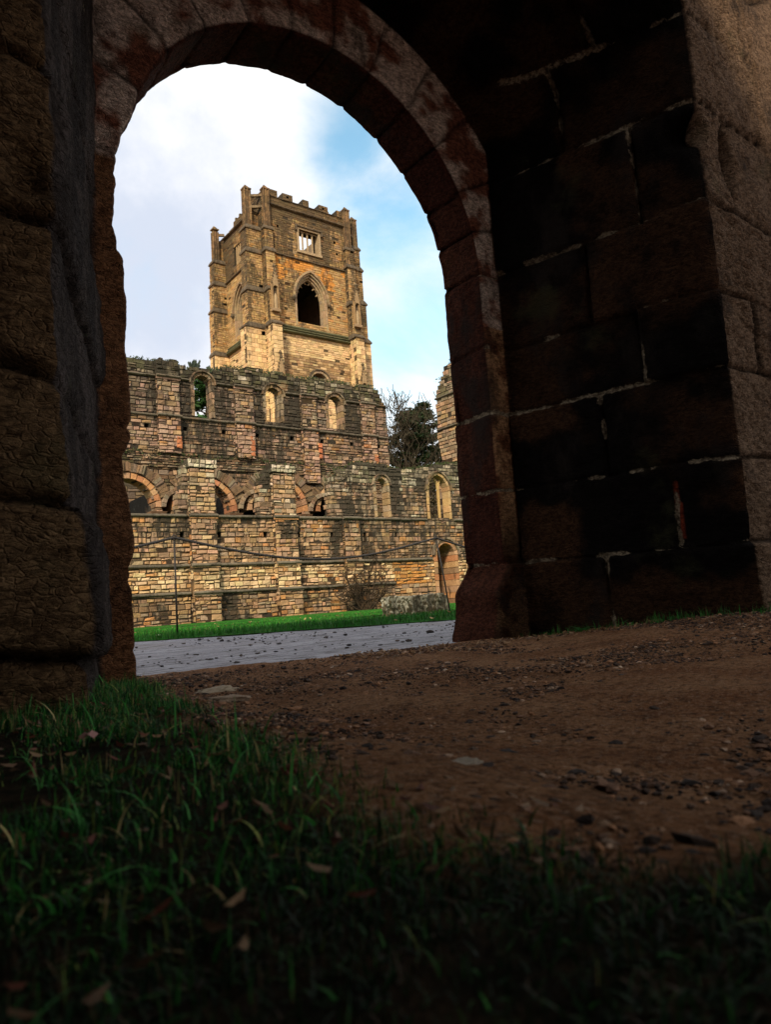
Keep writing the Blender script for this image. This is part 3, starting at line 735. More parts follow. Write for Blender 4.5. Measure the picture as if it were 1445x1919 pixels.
buttress(aisle, M['abbey'], YW, 22.70, 23.85, ZG - .1, [(1.12, .40), (2.5, .32), (4.95, .24)], pier_col, 60, **mo)
buttress(aisle, M['abbey'], YW, 8.7, 9.95, ZG - .1, [(1.12, .50), (2.5, .38), (4.95, .30)], pier_col, 65, **mo)
for (a, b_, d_) in ((13.5, 15.05, .34), (18.15, 19.7, .34)):      # pale capping stones on the broken piers
    mb = MB(); stone_face(mb, (0, YW - .36, 0), FX, FN, a, b_, 7.42, 7.85, lambda u, v, rg: tint(pick(rg, (3, PALE), (1, GREY)), rg) + (-.15,), thick=.9, course=(.19, .23), length=(.18, .36), gap=.02, seed=int(a), top=lambda u: 8 - .2 * n1(u * 3)); mb.build('coping', M['abbey'], aisle)
sc_ = (.13, .115, .085, .2)
for (v, h, pj, segs) in ((1.08, .16, .16, ((4, 13.5, .1), (13.5, 15.0, .5), (15.0, 18.2, .1), (18.2, 19.7, .5), (19.7, 22.65, .1), (22.65, 23.9, .4), (23.9, 26.2, .08))),
                         (2.45, .17, .15, ((4, 13.5, 0), (13.5, 15.0, .38), (15.0, 18.2, 0), (18.2, 19.7, .38), (19.7, 22.65, 0), (22.65, 23.9, .32), (23.9, 29.3, 0))),
                         (4.92, .17, .15, ((4, 13.5, 0), (13.5, 15.0, .30), (15.0, 18.2, 0), (18.2, 19.7, .30), (19.7, 22.65, 0), (22.65, 23.9, .24), (23.9, 29.1, 0), (31.4, 44, 0)))):
    for (a, b_, d_) in segs:
        mb = MB(); string(mb, (0, YW - d_, 0), FX, FN, a, b_, v, h, pj, sc_, seed=int(a * 7 + v * 3)); mb.build('string_course', M['abbey'], aisle)
OW = (0, YW, 0)
warm = lambda u, v, rg: tint(pick(rg, (3, (.40, .29, .16)), (2, (.46, .31, .13)), (1, TAN)), rg, .15) + (-.2,)
palev = lambda u, v, rg: tint(pick(rg, (1, PALE), (3, GREY), (2, TAN)), rg) + (.15,)
def opening(name, w, kind, ring, d0, d1, colfn, seed, rise=1.35, n=10, sides=True, parent=aisle, mat=None, O=OW, hood=None):
    mb = MB(); a = arch_pts(w['uc'], w['vc'], w['half'], kind, n, 0, rise); b_ = arch_pts(w['uc'], w['vc'], w['half'], kind, n, ring, rise)
    voussoirs(mb, O, FX, FN, a, b_, d0, d1, colfn, seed)
    if sides:
        for sg in (-1, 1):
            u0 = w['uc'] + sg * w['half']; pi_, po = jamb_pts(u0, w['vb'], w['vc'], .38), jamb_pts(u0 + sg * ring, w['vb'], w['vc'], .38)
            voussoirs(mb, O, FX, FN, pi_, po, d0, d1, colfn, seed + 2)
    if hood:
        c_ = arch_pts(w['uc'], w['vc'], w['half'], kind, n, ring + hood, rise); voussoirs(mb, O, FX, FN, b_, c_, d0, d1 + .12, hoodcol, seed + 5, gap=.002)
    return mb.build(name, mat or M['abbey'], parent)
hoodcol = lambda u, v, rg: tint(pick(rg, (3, GREY), (2, BROWN), (2, DARK)), rg) + (.25,)
w1 = dict(W1); w1['half'] = .42
opening('window_surround', w1, 'round', .20, -.56, .03, palev, 70, hood=.09)
w2 = dict(W2); w2['half'] = .82
ws = opening('window_surround', w2, 'pt', .20, -.56, .05, warm, 72, rise=1.25, hood=.10); ws['label'] = 'ochre window surround'
# broken tracery: a mullion with the stub of its fork
mb = MB()
mb.tube([(30.55, YW + .35, 5.05), (30.55, YW + .35, 7.0)], .10, (.44, .30, .12, -.2), 6)
for sg in (-1, 1):
    mb.tube([(30.55 + sg * .42 * (1 - math.cos(a)), YW + .35, 7.0 + .75 * math.sin(a)) for a in np.linspace(0, 1.3, 7)], [.10 - .005 * k for k in range(7)], (.46, .33, .14, -.2), 6)
mb.build('tracery', M['abbey'], ws)
dr = dict(DR); dr['half'] = .74
opening('door_surround', dr, 'round', .28, -1.65, .05, lambda u, v, rg: tint(pick(rg, (2, TAN), (2, PINK), (1.2, (.46, .19, .07)), (2, BROWN)), rg) + (.12,), 74, hood=.14)
moss_tufts('wall_moss', aisle, [(u, YW + .25 + .4 * random.random(), aisle_top(u) + .03) for u in np.arange(21.9, 34, .16)] + [(u, YW + .3, aisle_top(u)) for u in np.arange(12.9, 15, .3)] + [(u, YW + .3, aisle_top(u)) for u in np.arange(17.3, 19.6, .3)], 5, .10, 12)

# ------------------------------------------------------------------ the tall upper wall (clerestory) over its arcade
YC = 38.0
cler = thing('ruined_clerestory', (20, YC, -.34), 'tall ruined upper wall with three small windows and mossy top, behind the lower wall', 'ruined wall')
def cler_top(u):
    prof = [(0, 14.0), (12.2, 14.1), (13.3, 14.3), (14.8, 14.4), (14.9, 14.15), (16.9, 14.1), (18, 14.5), (19.5, 14.6), (25.5, 14.6), (28.5, 14.62), (28.6, 14.4), (29.2, 14.35), (29.3, 13.9), (29.75, 13.3), (30, 12)]
    return float(np.interp(u, [q[0] for q in prof], [q[1] for q in prof])) + .18 * (n1(u * 2.6, 0, 0, 78) - .5)
def cler_right(v): return 29.62 + .2 * (n1(v * 2.2, 3, 0, 80) - .5) - .5 * float(sstep(13, 14.6, v))
def cler_col(u, v, rg):
    g = n1(u * .8, v * .25, 0, 21)
    if v > 13.55: base = pick(rg, (3, MOSS), (2, DARK), (2, GREY), (.4, PALE))
    elif v > 11.3: base = pick(rg, (3, (.20, .165, .125)), (2, (.15, .105, .065)), (2, (.29, .195, .155)), (.7, TAN), (1, DARK))
    elif v > 9.1: base = pick(rg, (3, (.33, .22, .17)), (1.5, TAN), (2, GREY), (1.4, BROWN), (.3, ORANGE), (.6, DARK))
    else: base = pick(rg, (3, BROWN), (2, GREY), (1, MOSS), (1, PINK))
    a = .16 + .26 * float(sstep(.45, .75, g)) + (.07 if v > 11.3 else 0)
    return tint(base, rg) + (a,)
def pil_col(u, v, rg):
    r = cler_col(u, v, rg)
    if v < 11.2: return tint(pick(rg, (4, (.37, .25, .19)), (1.5, TAN), (.5, ORANGE), (1, GREY)), rg) + (.14,)
    if v < 13.4: return tint(pick(rg, (1.5, TAN), (3, (.32, .22, .17)), (3, GREY), (1, BROWN)), rg) + (.18,)
    return r
CW = [dict(uc=16.28, vb=11.3, vc=13.25, half=.62), dict(uc=20.85, vb=11.5, vc=13.1, half=.62), dict(uc=25.38, vb=11.4, vc=13.1, half=.62)]
AR = [dict(uc=11.85, vb=4.5, vc=6.0, half=1.5), dict(uc=16.15, vb=4.5, vc=5.85, half=1.75), dict(uc=20.85, vb=4.5, vc=5.95, half=1.75), dict(uc=25.5, vb=4.5, vc=5.95, half=1.7)]
SA = [dict(uc=14.75, vb=4.5, vc=6.0, half=1.0), dict(uc=19.4, vb=4.5, vc=6.0, half=1.08), dict(uc=24.1, vb=4.5, vc=5.95, half=1.05)]
AR[1]['uc'] = 16.2; AR[1]['half'] = 1.62
pits_c = [(12.99, 10.55, .13), (15.17, 10.58, .13), (17.5, 10.58, .13), (19.67, 10.58, .13), (22.04, 10.57, .13), (24.24, 10.58, .13), (26.56, 10.6, .13), (28.77, 10.6, .13)]
mb = MB()
holes = [in_arch(**q) for q in CW] + [in_arch(**{**q, 'half': q['half'] + .05}) for q in AR] + [in_arch(**q) for q in SA]
stone_face(mb, (0, YC, 0), FX, FN, 2.0, 30.0, 4.5, 15.0, cler_col, top=cler_top, right=cler_right, holes=holes, pits=pits_c, seed=9, course=(.14, .31), length=(.2, .66), thick=.75, ends=.1)
stone_face(mb, (0, YC, 0), FX, FN, 2.0, 30.0, ZG - .1, 4.5, cler_col, seed=10, course=(.35, .5), length=(.6, 1.2), thick=1.1)
mb.build('masonry', M['abbey'], cler)
pc = dict(course=(.15, .31), length=(.22, .56))
for (a, b_, v0_, sd_) in ((13.55, 14.83, 9.0, 0), (18.2, 19.4, 9.0, 1), (22.72, 23.85, 7.7, 2), (27.35, 28.5, 9.0, 3), (8.9, 10.1, 9.0, 4)):
    buttress(cler, M['abbey'], YC, a, b_, v0_, [(11.15, .26), (13.3, .20), (14.25 + (.2 if sd_ else .05), .15)], pil_col, 100 + sd_ * 10, name='pilaster', **pc)
# red scars where stones fell out of the pilasters
for (a, v0_, v1_) in ((14.72, 9.3, 10.0), (19.22, 9.15, 10.35), (23.95, 9.3, 10.3), (28.35, 9.1, 9.9)):
    mb = MB(); stone_face(mb, (0, YC - .27, 0), FX, FN, a - .17, a + .17, v0_, v1_, lambda u, v, rg: tint((.45, .17, .08), rg) + (-.4,), thick=.25, seed=int(a), length=(.2, .34)); mb.build('patch_stones', M['abbey'], cler)
for (v, h, pj) in ((11.05, .18, .16), (13.3, .16, .15)):
    mb = MB(); e = [2.0, 8.85, 10.15, 13.5, 14.88, 18.15, 19.45, 22.67, 23.9, 27.3, 28.55, 29.5]
    for k in range(len(e) - 1):
        off = .24 if k % 2 else 0
        spans = [(e[k], e[k + 1])]
        if v > 12:
            for q in CW: spans = [s2 for s1 in spans for s2 in ((s1[0], min(s1[1], q['uc'] - .85)), (max(s1[0], q['uc'] + .85), s1[1])) if s2[1] > s2[0] + .1]
        for s1 in spans:
            mb = MB(); string(mb, (0, YC - off, 0), FX, FN, s1[0], s1[1], v, h, pj, sc_, seed=k + int(v)); mb.build('string_course', M['abbey'], cler)
OC = (0, YC, 0)
wincol = lambda u, v, rg: tint(pick(rg, (2, GREY), (1, TAN), (2, BROWN), (1, PINK)), rg) + (.3,)
for i, q in enumerate(CW):
    qq = dict(q); qq['half'] = .50
    opening('window_surround', qq, 'round', .22, -.7, .02, wincol, 120 + i * 4, parent=cler, O=OC, hood=.09)
# rubble ledge where the aisle roof met the wall, over the arcade
mb = MB()
stone_face(mb, (0, YC - .10, 0), FX, FN, 2.0, 29.5, 8.2, 9.05, lambda u, v, rg: tint(pick(rg, (2, BROWN), (2, GREY), (2, MOSS), (1, PINK)), rg) + (.25,), thick=.12, course=(.10, .18), length=(.2, .6), seed=33,
           holes=[in_arch(**{**q, 'half': q['half'] + .9}) for q in AR] + [lambda u, v: 22.75 < u < 23.85], top=lambda u: 9.1 - .5 * n1(u * 1.3, 5))
mb.build('ledge', M['abbey'], cler)
orv = lambda u, v, rg: tint(pick(rg, (3, (.44, .22, .09)), (2, (.48, .33, .18)), (1, (.36, .14, .07)), (1, PINK)), rg) + (-.35,)
slat = lambda u, v, rg: tint(pick(rg, (3, BROWN), (2, DARK), (2, GREY), (.6, MOSS)), rg) + (.1,)
for i, q in enumerate(AR):
    mb = MB(); n = 15
    a = arch_pts(q['uc'], q['vc'], q['half'], 'round', n); b_ = arch_pts(q['uc'], q['vc'], q['half'], 'round', n, .34)
    voussoirs(mb, OC, FX, FN, a, b_, -1.1, .05, orv, 140 + i, gap=.02, jit=.02)
    b2 = arch_pts(q['uc'], q['vc'], q['half'], 'round', n * 3, .36); c2 = arch_pts(q['uc'], q['vc'], q['half'], 'round', n * 3, .92)
    c2 = [(p[0] + random.uniform(-.06, .06), p[1] + random.uniform(-.08, .08)) for p in c2]
    for k in range(len(b2) - 1):
        mu, mv = (b2[k][0] + c2[k][0]) / 2, (b2[k][1] + c2[k][1]) / 2
        if any(in_arch(q_['uc'], 4, q_['vc'], q_['half'] + .12)(mu, mv) for q_ in SA) or any(in_arch(q_['uc'], 4, q_['vc'], q_['half'] + .3)(mu, mv) for q_ in AR if q_ is not q): continue
        voussoirs(mb, OC, FX, FN, b2[k:k + 2], c2[k:k + 2], -.5, .12 + random.uniform(-.04, .05), slat, 150 + i + k, gap=.012, jit=.03)
    mb.build('arcade_arch', M['abbey'], cler)
for i, q in enumerate(SA):
    mb = MB(); a = arch_pts(q['uc'], q['vc'], q['half'] - .12, 'round', 14); b_ = arch_pts(q['uc'], q['vc'], q['half'] - .12, 'round', 14, .26)
    voussoirs(mb, OC, FX, FN, a, b_, -.6, .22, lambda u, v, rg: tint(pick(rg, (2, GREY), (1, BROWN)), rg) + (.0,), 160 + i, gap=.006)
    mb.build('vault_arch', M['abbey'], cler)
for u in (13.5, 18.02, 22.7):
    mb = MB()
    mb.add([(u - .45, YC - .2, 5.55), (u + .3, YC - .2, 5.55), (u + .38, YC - .3, 5.75), (u - .5, YC - .3, 5.75), (u - .45, YC + .5, 5.55), (u + .3, YC + .5, 5.55), (u + .38, YC + .5, 5.75), (u - .5, YC + .5, 5.75)],
           [(0, 1, 2, 3), (1, 5, 6, 2), (4, 0, 3, 7), (3, 2, 6, 7), (0, 4, 5, 1)], (.2, .12, .07, 0))
    stone_face(mb, (0, YC - .12, 0), FX, FN, u - .4, u + .25, 4.5, 5.55, orv, thick=.15, seed=int(u), course=(.25, .35), length=(.3, .4)); mb.build('impost', M['abbey'], cler)
moss_tufts('wall_moss', cler, [(u, YC + .1 + .7 * random.random(), cler_top(u) + .02) for u in np.arange(9, 29.4, .11)] + [(u, YC - .16, 9.05 - .5 * n1(u * 1.3, 5)) for u in np.arange(11, 29, .35)], 6, .10, 12)

for q in SA:  # near-black boxes added behind the small arches to keep their openings dark
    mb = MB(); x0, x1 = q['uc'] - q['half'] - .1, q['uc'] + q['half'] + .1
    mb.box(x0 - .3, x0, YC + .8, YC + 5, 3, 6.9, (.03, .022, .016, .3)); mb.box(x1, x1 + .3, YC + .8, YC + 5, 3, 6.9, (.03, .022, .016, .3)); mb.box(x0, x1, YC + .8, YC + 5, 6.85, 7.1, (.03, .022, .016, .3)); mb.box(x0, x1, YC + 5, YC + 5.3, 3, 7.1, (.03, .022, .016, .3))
    mb.build('arch_dark_box', M['abbey'], cler)
# shadowed inner wall of the nave, far side
inner = thing('ruined_nave', (24, 52, -.4), 'plain grey inner wall in shade, glimpsed through the low arches', 'ruined wall')
mb = MB(); stone_face(mb, (0, 52, 0), FX, FN, 8, 48, -.5, 10.2, lambda u, v, rg: tint(pick(rg, (3, GREY), (2, DARK), (1, BROWN)), rg) + (.2,), course=(.4, .6), length=(.7, 1.4), thick=1, seed=12,
    holes=[in_arch(u, 2, 5.2, 1.9) for u in (18.0, 24.2, 30.4, 36.6)])
mb.build('masonry', M['abbey'], inner)
mb = MB()
for q in (18.0, 24.2, 30.4, 36.6):
    voussoirs(mb, (0, 52, 0), FX, FN, arch_pts(q, 5.2, 1.9), arch_pts(q, 5.2, 1.9, grow=.4), -.8, .06, palev, 8)
mb.box(8, 48, 58, 58.6, -.5, 9, (.08, .07, .05, .3)); mb.box(8, 48, 53.1, 58.6, 9.2, 9.6, (.08, .07, .05, .3))
mb.build('arcade_arch', M['abbey'], inner)

# ------------------------------------------------------------------ wall end of the crossing at the right
XT = 33.0
tw = thing('ruined_transept', (XT, 35.5, -.34), 'tall ragged wall end edge-on at the right, beside the dark arch and the pines', 'ruined wall')
def tw_left(v):      # u runs along -Y from the far ragged end
    return np.interp(v, [8, 9.6, 10.6, 12, 13.4, 14.2, 14.9, 15.4, 15.7], [-.5, .3, .0, -.02, .02, .12, .5, .8, 1.1]) + .22 * (n1(v * 2.4, 8) - .5)
tcol = lambda u, v, rg: tint(pick(rg, (3, PINK), (3, GREY), (2, TAN), (1, BROWN)) if v < 13.6 else pick(rg, (3, GREY), (2, MOSS), (1, PINK)), rg) + (.15,)
mb = MB(); stone_face(mb, (XT, 36.65, 0), (0, -1, 0), (-1, 0, 0), -.6, 2.5, 8.6, 16.0, tcol, left=tw_left, top=lambda u: 15.1 + .8 * u + .3 * n1(u * 3), thick=1.2, seed=44, course=(.22, .34), length=(.3, .66), jit=.02)
stone_face(mb, (XT, 36.65, 0), (0, -1, 0), (-1, 0, 0), -.6, 2.5, ZG, 8.6, tcol, thick=1.2, seed=45, course=(.35, .5), length=(.5, 1))
mb.build('masonry', M['abbey'], tw)
for v in (11.62, 13.86):
    mb = MB(); string(mb, (XT, 36.65, 0), (0, -1, 0), (-1, 0, 0), .05, 2.5, v, .17, .15, sc_, seed=4); mb.build('string_course', M['abbey'], tw)
moss_tufts('wall_moss', tw, [(XT + .5, 36.65 - u, 15.1 + .8 * u) for u in np.arange(.1, 2.4, .15)] + [(XT + .3, 36.6 - .1 * k, 9.0 + .1 * k) for k in range(6)], 7, .12, 12)

# ------------------------------------------------------------------ the great tower
TY0, TY1, TX0, TX1 = 75.0, 88.0, 40.8, 54.2
tower = thing('church_tower', (47.5, 81.5, -.5), 'tall square stone tower with battlements and big pointed window, standing far behind the ruined walls', 'tower')
def tower_col(u, v, rg, front=True):
    g = n1(u * .35, v * .5, 2, 61); g2 = n1(u * .5, v * .15, 5, 62)
    if v < 31.2 and front and v > 27: base = pick(rg, (3, BROWN), (2 * g + 1, (.30, .19, .09)), (2, (.40, .27, .13)), (1.5, CREAM))
    elif v < 34.2: base = pick(rg, (5, (.68, .49, .26)), (2, CREAM), (1, TAN))
    elif v < 44.2: base = pick(rg, (4, (.44, .29, .12)), (1.5, (.33, .24, .14)), (1.5, (.26, .16, .07)), (2, (.48, .33, .16)), (1.4 if front else .4, ORANGE))
    else: base = pick(rg, (2, BROWN), (4, (.34, .22, .09)), (1, GREY), (2, (.40, .27, .12)), (.8, ORANGE))
    if front and v > 41.0 and v < 44.2 and n1(u * .6, v * .5, 7, 63) > .28: base = pick(rg, (6, (.64, .26, .035)), (1, TAN))
    return tint(tuple(.75 * b_ + .25 * c_ for b_, c_ in zip(base, (.43, .28, .12) if v < 44.2 else (.34, .22, .09))) if v >= 34.2 else base, rg, .17) + (.16 + .34 * float(sstep(.5, .8, g2)) - (.22 if v < 34.2 else 0) + (.36 if v > 49.5 else .16 if v > 44.2 else -.12 if v > 41 and front else 0),)
tk = dict(course=(.24, .36), length=(.45, 1.0), gap=.015, jit=.012, prot=.02)
PW_ = dict(uc=47.4, vb=35.9, vc=39.05, half=2.42); TWN = dict(u0=46.05, u1=49.0, v0=45.5, v1=48.35)
merl = [(42.0, 43.2), (43.95, 45.45), (46.95, 47.9), (49.4, 50.85), (52.2, 53.0)]
def front_top(u):
    for a, b_ in merl:
        if a <= u <= b_: return 52.9 - .1 * n1(u * 3, 1)
    return 52.05 - .12 * n1(u * 2.3, 1)
cross = lambda cu: (lambda u, v: abs(u - cu) < .16 and abs(v - 52.38) < .17)
mb = MB()
stone_face(mb, (0, TY0, 0), FX, FN, TX0, TX1, 24, 53, tower_col, top=front_top, thick=1.5, seed=81,
           holes=[in_arch(PW_['uc'], PW_['vb'], PW_['vc'], PW_['half'], 'pt', 1.65), in_arch(48.0, 26, 28.1, 1.45),
                  lambda u, v: TWN['u0'] < u < TWN['u1'] and TWN['v0'] < v < TWN['v1'], cross(44.7), cross(50.1)],
           pits=[(43.0, 47.9, .16), (51.6, 47.9, .2), (51.9, 46.3, .16)], **tk)
stone_face(mb, (0, TY0, 0), FX, FN, TX0, TX1, -.5, 24, tower_col, thick=1.5, seed=82, course=(.5, .7), length=(.9, 1.6))
LWN = dict(uc=81.6, vb=35.9, vc=39.1, half=2.2)
def left_top(u): return float(np.interp(u, [75, 76.8, 76.9, 78.6, 78.7, 80.0, 81.2, 83, 83.1, 84.4, 84.5, 88], [52, 52, 52.8, 52.7, 51.9, 51.6, 51.9, 51.7, 51.2, 51.3, 50.9, 51.0])) + .3 * (n1(u * 1.7, 6) - .5)
lcol = lambda u, v, rg: tower_col(u, v, rg, False)
stone_face(mb, (TX0, 0, 0), (0, 1, 0), (-1, 0, 0), TY0 + .05, TY1, 24, 53, lcol, top=left_top, thick=1.5, seed=83,
           holes=[in_arch(LWN['uc'], LWN['vb'], LWN['vc'], LWN['half'], 'pt', 1.65), lambda u, v: 81.0 < u < 83.2 and 45.6 < v < 48.2], **tk)
mb.box(TX0 + .45, TX0 + .8, 80.9, 83.3, 45.5, 48.3, (.22, .16, .09, .2))
for yy in (81.55, 82.1, 82.65): mb.box(TX0 + .1, TX0 + .46, yy - .1, yy + .1, 45.6, 48.2, (.34, .25, .14, .0))
mb.box(TX0 + .05, TX0 + 1.5, TY0 + 1.5, TY1, -.5, 24, (.2, .15, .1, .2))
mb.box(TX1 - 1.5, TX1 - .02, TY0 + 1.5, TY1, -.5, 51.5, (.2, .15, .1, .2))
mb.box(TX0 + 1.5, TX1 - 1.5, TY1 - 1.5, TY1, -.5, 50.8, (.12, .09, .06, .3))
mb.box(TX0 + 1.5, TX1 - 1.5, TY0 + 1.5, TY1 - 1.5, 44.2, 44.6, (.12, .09, .06, .3))
mb.build('tower_walls', M['tower'], tower)
def pier(stages, colfn, seed, pinnacle=None, name='corner_buttress'):
    mb = MB()
    for i, q in enumerate(stages):
        x0, x1, y0, y1, z0, z1 = q; big = z0 < 10
        kw = dict(tk); kw['length'] = (.35, .75)
        if big: kw.update(course=(.5, .7))
        stone_face(mb, (0, y0, 0), FX, FN, x0, x1, z0, z1, colfn, thick=min(.6, y1 - y0), seed=seed + i, **kw)
        stone_face(mb, (x0, 0, 0), (0, 1, 0), (-1, 0, 0), y0 + .03, y1, z0, z1, colfn, thick=.5, seed=seed + 20 + i, **kw)
        stone_face(mb, (x1, 0, 0), (0, 1, 0), (1, 0, 0), y0 + .03, y1, z0, z1, colfn, thick=.5, seed=seed + 40 + i, **kw)
        pj = .14; cc = (.12, .095, .065, .3)        # moulded band with a weathered slope above it
        X0, X1, Y0 = x0 - pj, x1 + pj, y0 - pj
        n_ = stages[i + 1] if i + 1 < len(stages) else (x0 + .15, x1 - .15, y0 + .15, y1, 0, 0)
        h = .55
        vv = [(X0, Y0, z1 - .1), (X1, Y0, z1 - .1), (X1, y1, z1 - .1), (X0, y1, z1 - .1), (X0, Y0, z1 + .1), (X1, Y0, z1 + .1), (X1, y1, z1 + .1), (X0, y1, z1 + .1),
              (n_[0] - .02, n_[2] - .02, z1 + h), (n_[1] + .02, n_[2] - .02, z1 + h), (n_[1] + .02, y1, z1 + h), (n_[0] - .02, y1, z1 + h)]
        mb.add(vv, [(0, 1, 5, 4), (1, 2, 6, 5), (3, 0, 4, 7), (4, 5, 9, 8), (5, 6, 10, 9), (7, 4, 8, 11), (8, 9, 10, 11), (3, 2, 1, 0)], cc)
    o = mb.build(name, M['tower'], tower)
    if pinnacle:
        x0, x1, y0, y1, z0, z1 = pinnacle; mb = MB(); xm, ym = (x0 + x1) / 2, (y0 + y1) / 2; hw, hd = (x1 - x0) / 2, (y1 - y0) / 2
        cdk = lambda: tint((.22, .14, .07), random) + (.38,)
        z = z0
        while z < z1 - .3:                       # shaft: core with raised corner rolls, laid in drums
            e = min(z + random.uniform(.7, 1.1), z1); k = 1 - .04 * random.random()
            mb.box(xm - hw * .78 * k, xm + hw * .78 * k, ym - hd * .78 * k, ym + hd * .78 * k, z, e - .02, cdk())
            for sx in (-1, 0, 1):
                for sy in (-1, 0, 1):
                    if abs(sx) + abs(sy) == 0: continue
                    mb.tube([(xm + sx * hw * .8, ym + sy * hd * .8, z + .01), (xm + sx * hw * .8, ym + sy * hd * .8, e - .03)], hw * .19, cdk(), 6)
            z = e
        mb.box(xm - hw * 1.05, xm + hw * 1.05, ym - hd * 1.05, ym + hd * 1.05, z1 - .05, z1 + .12, cdk())
        mb.add([(xm - hw * .8, ym - hd * .8, z1 + .12), (xm + hw * .75, ym - hd * .8, z1 + .12), (xm + hw * .8, ym + hd * .7, z1 + .12), (xm - hw * .8, ym + hd * .8, z1 + .12),
                (xm - hw * .5, ym - hd * .5, z1 + .5), (xm + hw * .3, ym - hd * .4, z1 + .42), (xm + hw * .4, ym + hd * .4, z1 + .3), (xm - hw * .4, ym + hd * .5, z1 + .45)],
               [(0, 1, 5, 4), (1, 2, 6, 5), (2, 3, 7, 6), (3, 0, 4, 7), (4, 5, 6, 7)], cdk())
        mb.build('pinnacle', M['tower'], o)
    return o
bcol = lambda u, v, rg: tower_col(u, v if not 27 < v < 31.2 else 32.5, rg, False)
b1 = pier([(40.72, 42.05, 73.4, 75.1, -.5, 34.3), (40.75, 42.05, 73.9, 75.1, 34.3, 38.8), (40.75, 42.05, 74.3, 75.1, 38.8, 44.0), (40.78, 42.0, 74.5, 75.1, 44.0, 47.0)], bcol, 300, (40.85, 41.75, 74.45, 75.3, 47.3, 52.3))
b2 = pier([(52.95, 54.35, 73.4, 75.1, -.5, 34.6), (52.95, 54.3, 73.9, 75.1, 34.6, 39.3), (52.95, 54.3, 74.3, 75.1, 39.3, 44.6), (52.95, 54.25, 74.5, 75.1, 44.6, 47.2)], bcol, 400, (53.05, 54.0, 74.45, 75.3, 47.5, 52.9))
pier([(38.2, 40.85, 75.5, 77.1, -.5, 34.2), (38.6, 40.85, 75.5, 77.1, 34.2, 38.9), (38.65, 40.85, 75.5, 77.1, 38.9, 43.9), (38.75, 40.85, 75.5, 77.1, 43.9, 47.0)], bcol, 500, (38.8, 39.8, 75.6, 76.5, 47.3, 52.3))
pier([(54.15, 56.95, 75.5, 77.1, -.5, 35.0), (54.15, 56.6, 75.5, 77.1, 35.0, 40.4), (54.15, 56.3, 75.5, 77.1, 40.4, 45.2), (54.15, 56.05, 75.5, 77.1, 45.2, 48.2)], bcol, 600, (55.0, 55.95, 75.6, 76.5, 48.5, 52.6))
pier([(38.7, 40.85, 86.0, 87.5, -.5, 33.9), (38.8, 40.85, 86.0, 87.5, 33.9, 40.0), (38.95, 40.85, 86.0, 87.5, 40.0, 43.8), (39.1, 40.85, 86.0, 87.5, 43.8, 47.0)], bcol, 700, (39.2, 40.1, 86.1, 86.9, 47.3, 51.9))
# little bridges between paired pinnacles at the corners
mb = MB()
for (p, q, z) in (((39.3, 76.0), (41.3, 74.9), 51.4), ((39.3, 76.0), (41.3, 74.9), 49.9), ((53.6, 74.9), (55.5, 76.0), 49.9), ((39.8, 86.4), (40.9, 86.2), 51.2)):
    mb.tube([(p[0], p[1], z), (q[0], q[1], z + .15)], .22, (.2, .15, .09, .3), 4); mb.build('bridge_stone', M['tower'], tower); mb = MB()
stone_face(mb, (0, 76.1, 0), FX, FN, 39.4, 40.85, 47, 50.0, bcol, thick=.5, seed=88, **tk)
mb.build('corner_screen', M['tower'], tower); mb = MB()
stone_face(mb, (0, 76.1, 0), FX, FN, 54.2, 55.4, 47, 50.6, bcol, thick=.5, seed=89, **tk)
mb.build('corner_screen', M['tower'], tower); mb = MB()
stone_face(mb, (0, 86.6, 0), FX, FN, 39.9, 40.85, 47, 50.6, bcol, thick=.5, seed=90, **tk)
mb.build('corner_screen', M['tower'], tower)
dk = (.13, .10, .066, .3)
mb = MB(); string(mb, (0, TY0, 0), FX, FN, 42.0, 53.0, 44.05, .3, .24, dk, 1, 2.); mb.build('string_course', M['tower'], tower); mb = MB(); string(mb, (TX0, 0, 0), (0, 1, 0), (-1, 0, 0), 77, 86, 44.05, .3, .24, dk, 2, 2.); mb.build('string_course', M['tower'], tower)
mb = MB(); string(mb, (0, TY0, 0), FX, FN, 42.0, 53.0, 50.5, .35, .34, dk, 3, 2.); mb.build('string_course', M['tower'], tower); mb = MB(); string(mb, (TX0, 0, 0), (0, 1, 0), (-1, 0, 0), 77, 86, 50.4, .35, .34, dk, 4, 2.); mb.build('string_course', M['tower'], tower); mb = MB()
string(mb, (0, TY0, 0), FX, FN, 42.0, 53.0, 51.75, .16, .14, dk, 3, 1.); mb.build('string_course', M['tower'], tower)
mb = MB(); gm = (.11, .115, .06, .2)
for k in range(3): string(mb, (0, TY0, 0), FX, FN, 42.0, 53.0, 33.95 + .38 * k, .36, .52 - .17 * k, gm, 5 + k, 2.5)
mb.build('sill_course', M['tower'], tower); mb = MB()
for k in range(3): string(mb, (TX0, 0, 0), (0, 1, 0), (-1, 0, 0), 77, 86, 33.95 + .38 * k, .36, .52 - .17 * k, gm, 9 + k, 2.5)
mb.build('sill_course', M['tower'], tower)
OT = (0, TY0, 0)
wt = lambda u, v, rg: tint(pick(rg, (3, (.36, .27, .16)), (1, GREY)), rg, .12) + (.0,)
bigw = None
